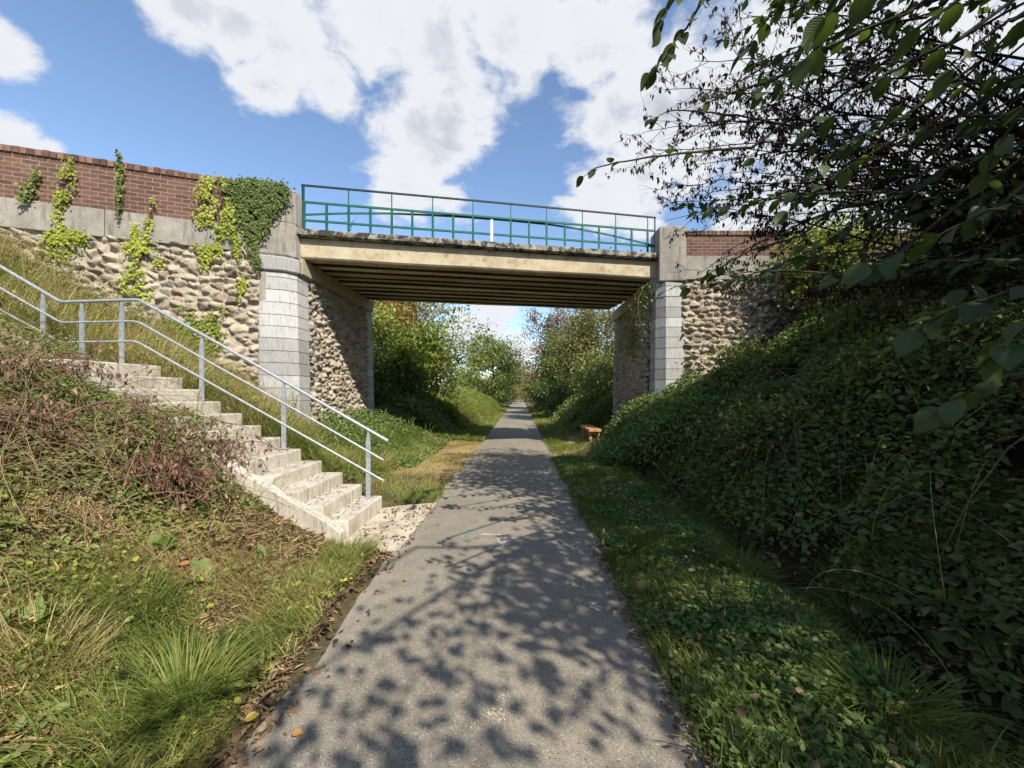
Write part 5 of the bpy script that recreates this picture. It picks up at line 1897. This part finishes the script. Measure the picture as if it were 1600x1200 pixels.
# ------------------------------------------------------------------ overhanging hazel on the right bank
def build_hazel():
    rng = np.random.default_rng(400)
    base = np.array((7.3, 3.0, float(G(7.3, 3.0))))
    root = empty('overhanging_tree', tuple(base), 0, 'large many-stemmed tree on the shaded bank, its dead twigs and big leaves overhanging the path', 'tree')
    root['_world'] = 1
    # stems
    stems, lines = [], []
    for k in range(9):
        b = base + np.array((rng.normal(0, .35), rng.normal(0, .6), -.3))
        e = base + np.array((rng.uniform(-2.6, 1.2), rng.uniform(-5.5, 2.6), rng.uniform(2.6, 5.4)))
        l = limb(rng, b, e, .10, .035, 10, .05, np.array((.2, 0, .5)))
        lines.append(l)
        stems.append(l[0])
    allst = np.concatenate(stems)
    tube_obj('trunk', lines, MATS['dark_bark'], root, 8)
    # ---- dead branches that sweep out over the path, each to a tip
    tips = [(1003, 262, 5.6), (1012, 205, 5.6), (1040, 140, 5.4), (1085, 95, 5.2), (1130, 55, 5.0), (1180, 25, 5.0), (1240, 5, 4.8), (1300, -10, 4.6), (1060, 320, 5.8), (1085, 370, 6.0),
            (1055, 290, 5.9), (1100, 240, 5.6), (1120, 180, 5.4), (1170, 120, 5.2), (1220, 90, 5.0), (1090, 430, 6.0), (1130, 455, 5.9), (1170, 480, 5.7), (1230, 500, 5.4), (1120, 400, 6.2),
            (1180, 300, 5.6), (1160, 350, 5.9), (1250, 420, 5.4), (1290, 470, 5.2), (1350, 500, 4.8), (1280, 200, 5.2), (1330, 120, 4.8), (1400, 40, 4.5), (1240, 260, 5.5), (1040, 345, 6.2),
            (1025, 235, 4.9), (1070, 200, 5.0), (1110, 300, 5.1), (1190, 220, 4.7), (1065, 260, 6.3), (1140, 270, 6.1), (1210, 370, 6.0), (1320, 380, 5.4), (1390, 300, 5.0), (1450, 200, 4.6),
            (1150, 90, 5.8), (1060, 175, 6.0), (1200, 160, 6.0), (1300, 280, 5.9), (1370, 210, 5.4), (1450, 400, 4.8), (1230, 450, 6.2), (1500, 90, 4.2), (1100, 140, 5.5), (1290, 60, 5.4)]
    blines, tw, leafp = [], [], []
    for (px, py, Y) in tips:
        e = P(px, py, Y)
        want = np.array((6.4 + rng.uniform(-.6, .8), min(Y, 4.6) + rng.normal(0, .5), 3.4 + rng.uniform(-.9, 1.2)))
        s = want
        L = np.linalg.norm(e - s)
        bow = np.array((0, 0, .10 * L)) + rng.normal(0, .04, 3) * L
        pts = bez(s, e, bow, 14)
        pts[1:-1] += rng.normal(0, .022, (12, 3))
        blines.append((pts, np.linspace(.020, .0035, 14)))
        tan = nz(np.gradient(pts, axis=0))
        nt = int(14 + L * 3.2)
        for k in range(nt):
            t = rng.uniform(.22, 1.0) * 13
            i = min(int(t), 12)
            a = pts[i] * (1 - (t - i)) + pts[i + 1] * (t - i)
            d = nz(tan[i] + rng.normal(0, .55, 3) + np.array((0, 0, .1)))
            ln = rng.uniform(.18, .75) * (1.15 - .5 * t / 13)
            b = a + d * ln + np.array((0, 0, -.06 * ln))
            q, rr = limb(rng, a, b, .0045, .002, 6, .07)
            tw.append((q, rr))
            for j in range(3):
                m = q[rng.integers(2, 6)]
                d2 = nz(d + rng.normal(0, .6, 3) + np.array((0, 0, -.1)))
                q2, r2 = limb(rng, m, m + d2 * rng.uniform(.08, .28), .0026, .0014, 4, .06)
                tw.append((q2, r2))
                leafp.append(q2[1:])
            leafp.append(q[2:])
    tube_obj('dead_branch', blines, MATS['dark_twig'], root, 5)
    V, T = tubes(tw, 3)
    link('dead_twigs', np_mesh('dead_twigs', V, T), MATS['dark_twig'], root)
    C = np.concatenate(leafp)
    # dead leaves hang in little bunches; more toward the outer tips
    nb = 7000
    cb = C[rng.integers(0, len(C), nb)]
    rep = rng.integers(1, 5, nb)
    pos = np.repeat(cb, rep, axis=0) + rng.normal(0, .014, (rep.sum(), 3))
    n = len(pos)
    d = nz(np.array((0, 0, -1.0)) + rng.normal(0, .38, (n, 3)))
    L = rng.uniform(.045, .09, n)
    link('dead_leaves', leaf_mesh('dead_leaves', pos, d, rand_unit(rng, n), L, L * rng.uniform(.25, .5, n), rng.uniform(0, 1, n)), MATS['dead_leaf'], root)

    # ---- live shoots with large leaves: (path of (px, py, Y), leaf length, spacing)
    shoots = [([(1175, 230, 3.2), (1080, 245, 3.1), (1000, 258, 3.05), (935, 268, 3.0), (912, 276, 3.0)], .105, .18, .55),
              ([(1140, -60, 2.6), (1105, 0, 2.5), (1070, 60, 2.45), (1035, 100, 2.4), (1015, 118, 2.4)], .125, .085, 1),
              ([(1110, -80, 2.5), (1075, -20, 2.45), (1045, 25, 2.4), (1030, 45, 2.4)], .12, .09, 1),
              ([(1330, -80, 2.1), (1250, -10, 2.2), (1200, 40, 2.3), (1160, 85, 2.4)], .12, .08, 1),
              ([(1400, -90, 1.5), (1330, -20, 1.5), (1290, 40, 1.55), (1260, 90, 1.6)], .115, .09, 1),
              ([(1500, -80, 1.15), (1420, -30, 1.2), (1350, 5, 1.25), (1290, 25, 1.3)], .10, .08, 1),
              ([(1650, -60, 1.1), (1570, -10, 1.15), (1500, 20, 1.2), (1440, 50, 1.25)], .105, .08, 1),
              ([(1680, 20, 1.3), (1610, 40, 1.35), (1550, 70, 1.4), (1490, 110, 1.45)], .11, .09, 1),
              ([(1500, 60, 2.0), (1420, 110, 2.1), (1340, 160, 2.2), (1270, 200, 2.3)], .13, .085, 1),
              ([(1600, 180, 2.4), (1500, 190, 2.5), (1400, 230, 2.6), (1300, 285, 2.7), (1230, 330, 2.8)], .125, .08, 1),
              ([(1620, 290, 2.6), (1520, 300, 2.7), (1420, 330, 2.8), (1330, 360, 2.9), (1250, 390, 3.0)], .12, .085, 1),
              ([(1600, 220, 2.8), (1480, 270, 2.9), (1370, 330, 3.0), (1280, 400, 3.1), (1190, 430, 3.2), (1080, 452, 3.4)], .115, .10, 1),
              ([(1640, 250, 1.7), (1570, 330, 1.75), (1500, 370, 1.8), (1420, 400, 1.85), (1360, 415, 1.9)], .14, .09, 1),
              ([(1680, 440, 1.45), (1600, 465, 1.5), (1530, 490, 1.55), (1470, 505, 1.6), (1435, 515, 1.6)], .14, .075, 1),
              ([(1700, 590, 1.4), (1620, 600, 1.45), (1540, 615, 1.5), (1470, 637, 1.55)], .13, .085, 1),
              ([(1680, 500, 1.3), (1620, 510, 1.35), (1580, 540, 1.4), (1560, 560, 1.4)], .13, .08, 1),
              ([(1600, 120, 2.2), (1540, 140, 2.3), (1460, 150, 2.4), (1380, 180, 2.5)], .125, .085, 1),
              ([(1420, 20, 2.6), (1340, 60, 2.7), (1250, 110, 2.8), (1190, 150, 2.9)], .115, .10, 1),
              ([(1300, 60, 3.2), (1220, 100, 3.2), (1150, 140, 3.2), (1110, 160, 3.2)], .11, .13, .8),
              ([(1450, 180, 3.2), (1350, 220, 3.3), (1260, 240, 3.4), (1180, 250, 3.5)], .11, .12, .8),
              ([(1200, 130, 3.4), (1130, 160, 3.4), (1090, 170, 3.4)], .11, .16, .7),
              ([(1250, 200, 3.3), (1160, 190, 3.3), (1050, 180, 3.25), (1020, 185, 3.2)], .11, .22, .5),
              ([(1250, 370, 3.6), (1170, 400, 3.7), (1100, 440, 3.8), (1040, 455, 3.8)], .11, .11, .9),
              ([(1620, 360, 3.0), (1520, 400, 3.1), (1430, 430, 3.2), (1340, 440, 3.3)], .12, .10, 1),
              ([(1650, 100, 1.9), (1590, 200, 1.95), (1550, 260, 2.0), (1530, 320, 2.0)], .13, .085, 1)]
    for k in range(26):
        x0, y0, Y0 = rng.uniform(1330, 1760), rng.uniform(-60, 470), rng.uniform(2.0, 4.6)
        dx, dy = rng.uniform(130, 330), rng.uniform(-10, 120) if y0 < 300 else rng.uniform(-40, 70)
        shoots.append(([(x0, y0, Y0), (x0 - dx * .5, y0 + dy * .42, Y0 + .05), (x0 - dx, y0 + dy, Y0 + .1)], rng.uniform(.09, .13), .085, .95))
    for k in range(26):          # low boughs over the viewer's head
        a = np.array((rng.uniform(3.9, 5.6), rng.uniform(-2.2, .6), rng.uniform(3.2, 4.6)))
        b = a + np.array((rng.uniform(-1.9, -.8), rng.uniform(-.5, .7), rng.uniform(-.4, .3)))
        shoots.append((np.stack((a, (a + b) / 2 + (0, 0, .08), b)), rng.uniform(.10, .15), .075, .95))
    sl, pos, dr, ll, tn = [], [], [], [], []
    for (path, lsz, gap, prob) in shoots:
        pts = path if isinstance(path, np.ndarray) else np.array([P(*q) for q in path])
        t = np.linspace(0, 1, len(pts))
        tt = np.linspace(0, 1, 26)
        q = np.stack([np.interp(tt, t, pts[:, k]) for k in range(3)], -1)
        q[:, 2] += .05 * np.sin(tt * 3.14) + rng.normal(0, .003, 26)
        # tie the shoot back into the tree
        back = bez(base + np.array((rng.normal(-.6, .4), rng.normal(-.4, .5), rng.uniform(1.2, 3.0))), q[0], (0, 0, .35), 8)
        full = np.concatenate((back[:-1], q))
        sl.append((full, np.linspace(.013, .0022, len(full))))
        Ltot = np.linalg.norm(np.diff(q, axis=0), axis=1).sum()
        nl = int(Ltot / gap * 1.5)
        tan = nz(np.gradient(q, axis=0))
        for k in range(nl):
            if rng.uniform() > prob:
                continue
            s = (k + rng.uniform(0, .6)) / nl * 25
            i = min(int(s), 24)
            a = q[i]
            side = nz(np.cross(tan[i], np.array((0, 0, 1.0)))) * (1 if k % 2 else -1)
            d = nz(tan[i] * .55 + side * .8 + np.array((0, 0, -.35)) + rng.normal(0, .28, 3))
            pos.append(a + d * .015)
            dr.append(d)
            ll.append(lsz * rng.uniform(.6, 1.1))
            tn.append(rng.uniform(.1, .85))
        pos.append(q[-1])
        dr.append(nz(tan[-1] + np.array((0, 0, -.3))))
        ll.append(lsz)
        tn.append(.6)
    tube_obj('branch', sl, MATS['dark_bark'], root, 6)
    pos, dr, ll, tn = np.array(pos), np.array(dr), np.array(ll), np.array(tn)
    nr = np.array((0, 0, 1.0)) + rng.normal(0, .38, (len(pos), 3))
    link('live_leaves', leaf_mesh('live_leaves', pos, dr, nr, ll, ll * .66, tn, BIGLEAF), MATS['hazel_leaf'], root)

    # ---- the crown itself: clumps above the bank and behind the viewer (it shades the path)
    C = []
    vols = [((5.7, -1.6, 5.6), (2.2, 2.4, 1.4), 78), ((6.5, 0.8, 5.8), (2.2, 2.6, 1.9), 70), ((7.4, -4.8, 6.2), (2.2, 2.2, 1.8), 40), ((7.2, 3.4, 5.3), (1.5, 1.5, 1.4), 32), ((3.5, -2.5, 5.2), (1.3, 1.2, .6), 10), ((2.3, -3.3, 5.2), (.8, .7, .5), 3), ((4.4, 1.9, 5.2), (.9, .8, .35), 14),
            ((6.9, 4.6, 4.2), (1.0, 1.0, 1.0), 12), ((5.0, 1.2, 5.0), (1.2, 1.2, .9), 30),
            ((3.3, 2.7, 5.6), (1.2, 1.1, .35), 30), ((3.9, 3.5, 6.4), (1.1, 1.0, .4), 26), ((6.8, 3.0, 6.8), (1.4, 1.2, .7), 28)]
    for c, r, m in vols:
        u = rand_unit(rng, m) * (rng.uniform(.2, 1, (m, 1)) ** .5)
        C.append(np.array(c) + u * np.array(r))
    C = np.concatenate(C)
    per = 78
    ci = np.repeat(np.arange(len(C)), per)
    n = len(ci)
    pos = C[ci] + rng.normal(0, 1, (n, 3)) * (.30, .30, .22)
    vis_near = (pos[:, 1] > .3) & (np.abs((pos[:, 0]) / np.maximum(pos[:, 1], .01)) < 1.35) & (((pos[:, 2] - EYE) / np.maximum(pos[:, 1], .01)) < 1.05) & (pos[:, 1] < 1.6)
    pos, ci = pos[~vis_near], ci[~vis_near]
    n = len(pos)
    d = nz(rand_unit(rng, n) + np.array((0, 0, -.45)))
    nr = nz(rand_unit(rng, n) * .7 + np.array((0, 0, .8)))
    L = rng.uniform(.07, .13, n)
    link('crown', leaf_mesh('crown', pos, d, nr, L, L * .66, np.clip(.4 + .2 * rng.normal(0, 1, len(C))[ci] + rng.normal(0, .12, n), 0, 1), OVATE), MATS['crown_leaf'], root)
    cl = []
    for k in rng.permutation(len(C))[:170]:
        s = allst[np.argmin(np.linalg.norm(allst - C[k], axis=1))]
        Lb = np.linalg.norm(C[k] - s)
        cl.append(limb(rng, s, C[k], .010 + .006 * Lb, .004, 7, .09))
    tube_obj('limb', cl, MATS['dark_bark'], root, 5)


build_hazel()

BG = 'bramble bushes on the shaded bank'
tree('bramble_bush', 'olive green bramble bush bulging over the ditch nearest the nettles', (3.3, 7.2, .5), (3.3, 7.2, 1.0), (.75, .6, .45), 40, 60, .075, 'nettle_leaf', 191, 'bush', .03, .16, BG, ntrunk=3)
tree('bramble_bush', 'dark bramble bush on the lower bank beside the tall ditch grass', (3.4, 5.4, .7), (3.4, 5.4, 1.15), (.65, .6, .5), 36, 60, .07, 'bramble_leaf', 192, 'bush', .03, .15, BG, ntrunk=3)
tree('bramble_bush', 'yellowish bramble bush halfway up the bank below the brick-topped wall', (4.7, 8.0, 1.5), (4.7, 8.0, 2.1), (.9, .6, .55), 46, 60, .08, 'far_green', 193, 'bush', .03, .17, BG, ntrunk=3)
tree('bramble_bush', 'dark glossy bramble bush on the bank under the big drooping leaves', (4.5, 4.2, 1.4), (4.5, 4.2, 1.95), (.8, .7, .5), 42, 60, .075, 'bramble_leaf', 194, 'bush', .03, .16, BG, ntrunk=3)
# bushes on the right bank behind the twigs
tree('bank_bush', 'dark green bush on the upper bank behind the overhanging twigs, nearest the wall', (8.7, 8.0, 3.4), (8.6, 7.9, 4.4), (1.4, 1.0, 1.3), 90, 70, .10, 'far_green', 91, 'bush', .07, .26, 'bushes on the shaded bank', ntrunk=3)
tree('bank_bush', 'dense dark bush on the bank at the frame edge below the twigs', (7.6, 5.4, 3.3), (7.4, 5.4, 4.3), (1.3, 1.1, 1.1), 80, 70, .09, 'bramble_leaf', 92, 'bush', .07, .26, 'bushes on the shaded bank', ntrunk=3)
tree('bank_bush', 'low dark bush in the middle of the shaded bank', (6.0, 6.6, 2.5), (5.9, 6.6, 3.1), (1.2, 1.0, .8), 70, 70, .09, 'bramble_leaf', 93, 'bush', .06, .24, 'bushes on the shaded bank', ntrunk=3)
tree('bank_bush', 'sparse brownish bush on the bank between the wall and the frame edge', (9.6, 7.4, 4.3), (9.4, 7.2, 5.2), (1.6, 1.0, 1.2), 70, 60, .10, 'far_olive', 94, 'bush', .07, .28, 'bushes on the shaded bank', ntrunk=3)


# ------------------------------------------------------------------ single fallen leaves that stand out
def fallen(label, px, py, size, mat, seed):
    rng = np.random.default_rng(int(seed))
    x, y = gp(px, py)
    zz = float(G(x, y)) if not (-1.2 < x < .78) else .034
    if not (-1.2 < x < .78):
        q = plant_at(px, py)
        x, y, zz = q[0], q[1], q[2] + .07
    a = rng.uniform(0, 6.28)
    me = leaf_mesh('fallen_leaf', np.array([[-.5 * size * math.cos(a), -.5 * size * math.sin(a), 0.006]]), np.array([[math.cos(a), math.sin(a), .05]]), np.array([[.12, -.1, 1.0]]), size, size * .72, np.array([rng.uniform(0, 1)]), BIGLEAF)
    o = link('fallen_leaf', me, MATS[mat])
    o.location = (x, y, zz)
    tag(o, label, 'leaf', 'fallen leaves')


fallen('orange fallen leaf on the asphalt near the bottom stair-side edge', 465, 1149, .052, 'orange_leaf', 501)
fallen('yellow-green fallen leaf lying on the litter at the bottom stair-side edge', 395, 1145, .065, 'yellow_leaf', 502)
fallen('small pale leaf at the very bottom of the stair-side path edge', 327, 1190, .05, 'yellow_leaf', 503)
fallen('bright yellow leaf in the verge grass at the bottom of the path', 1154, 1156, .06, 'yellow_leaf', 504)
fallen('yellow and green curled leaf standing in the verge above the litter', 1090, 1028, .06, 'yellow_leaf', 505)
fallen('dull yellow leaf on the verge litter just below the curled one', 1077, 1044, .065, 'yellow_leaf', 506)
fallen('tan leaf in the verge grass above the bright yellow one', 1225, 1140, .07, 'orange_leaf', 507)
fallen('pale leaf on the verge-side path edge halfway to the bridge', 967, 882, .06, 'yellow_leaf', 508)
fallen('small yellow-green leaf alone in the sunlit part of the asphalt', 592, 997, .03, 'yellow_leaf', 509)
fallen('orange-red dead leaf on the bank next to the large dock leaf', 285, 898, .09, 'orange_leaf', 510)
fallen('dark orange leaf on the asphalt close to the cheek wall tussock', 633, 908, .04, 'orange_leaf', 511)

for o in list(COL.objects):
    if '_world' in o:
        del o['_world']
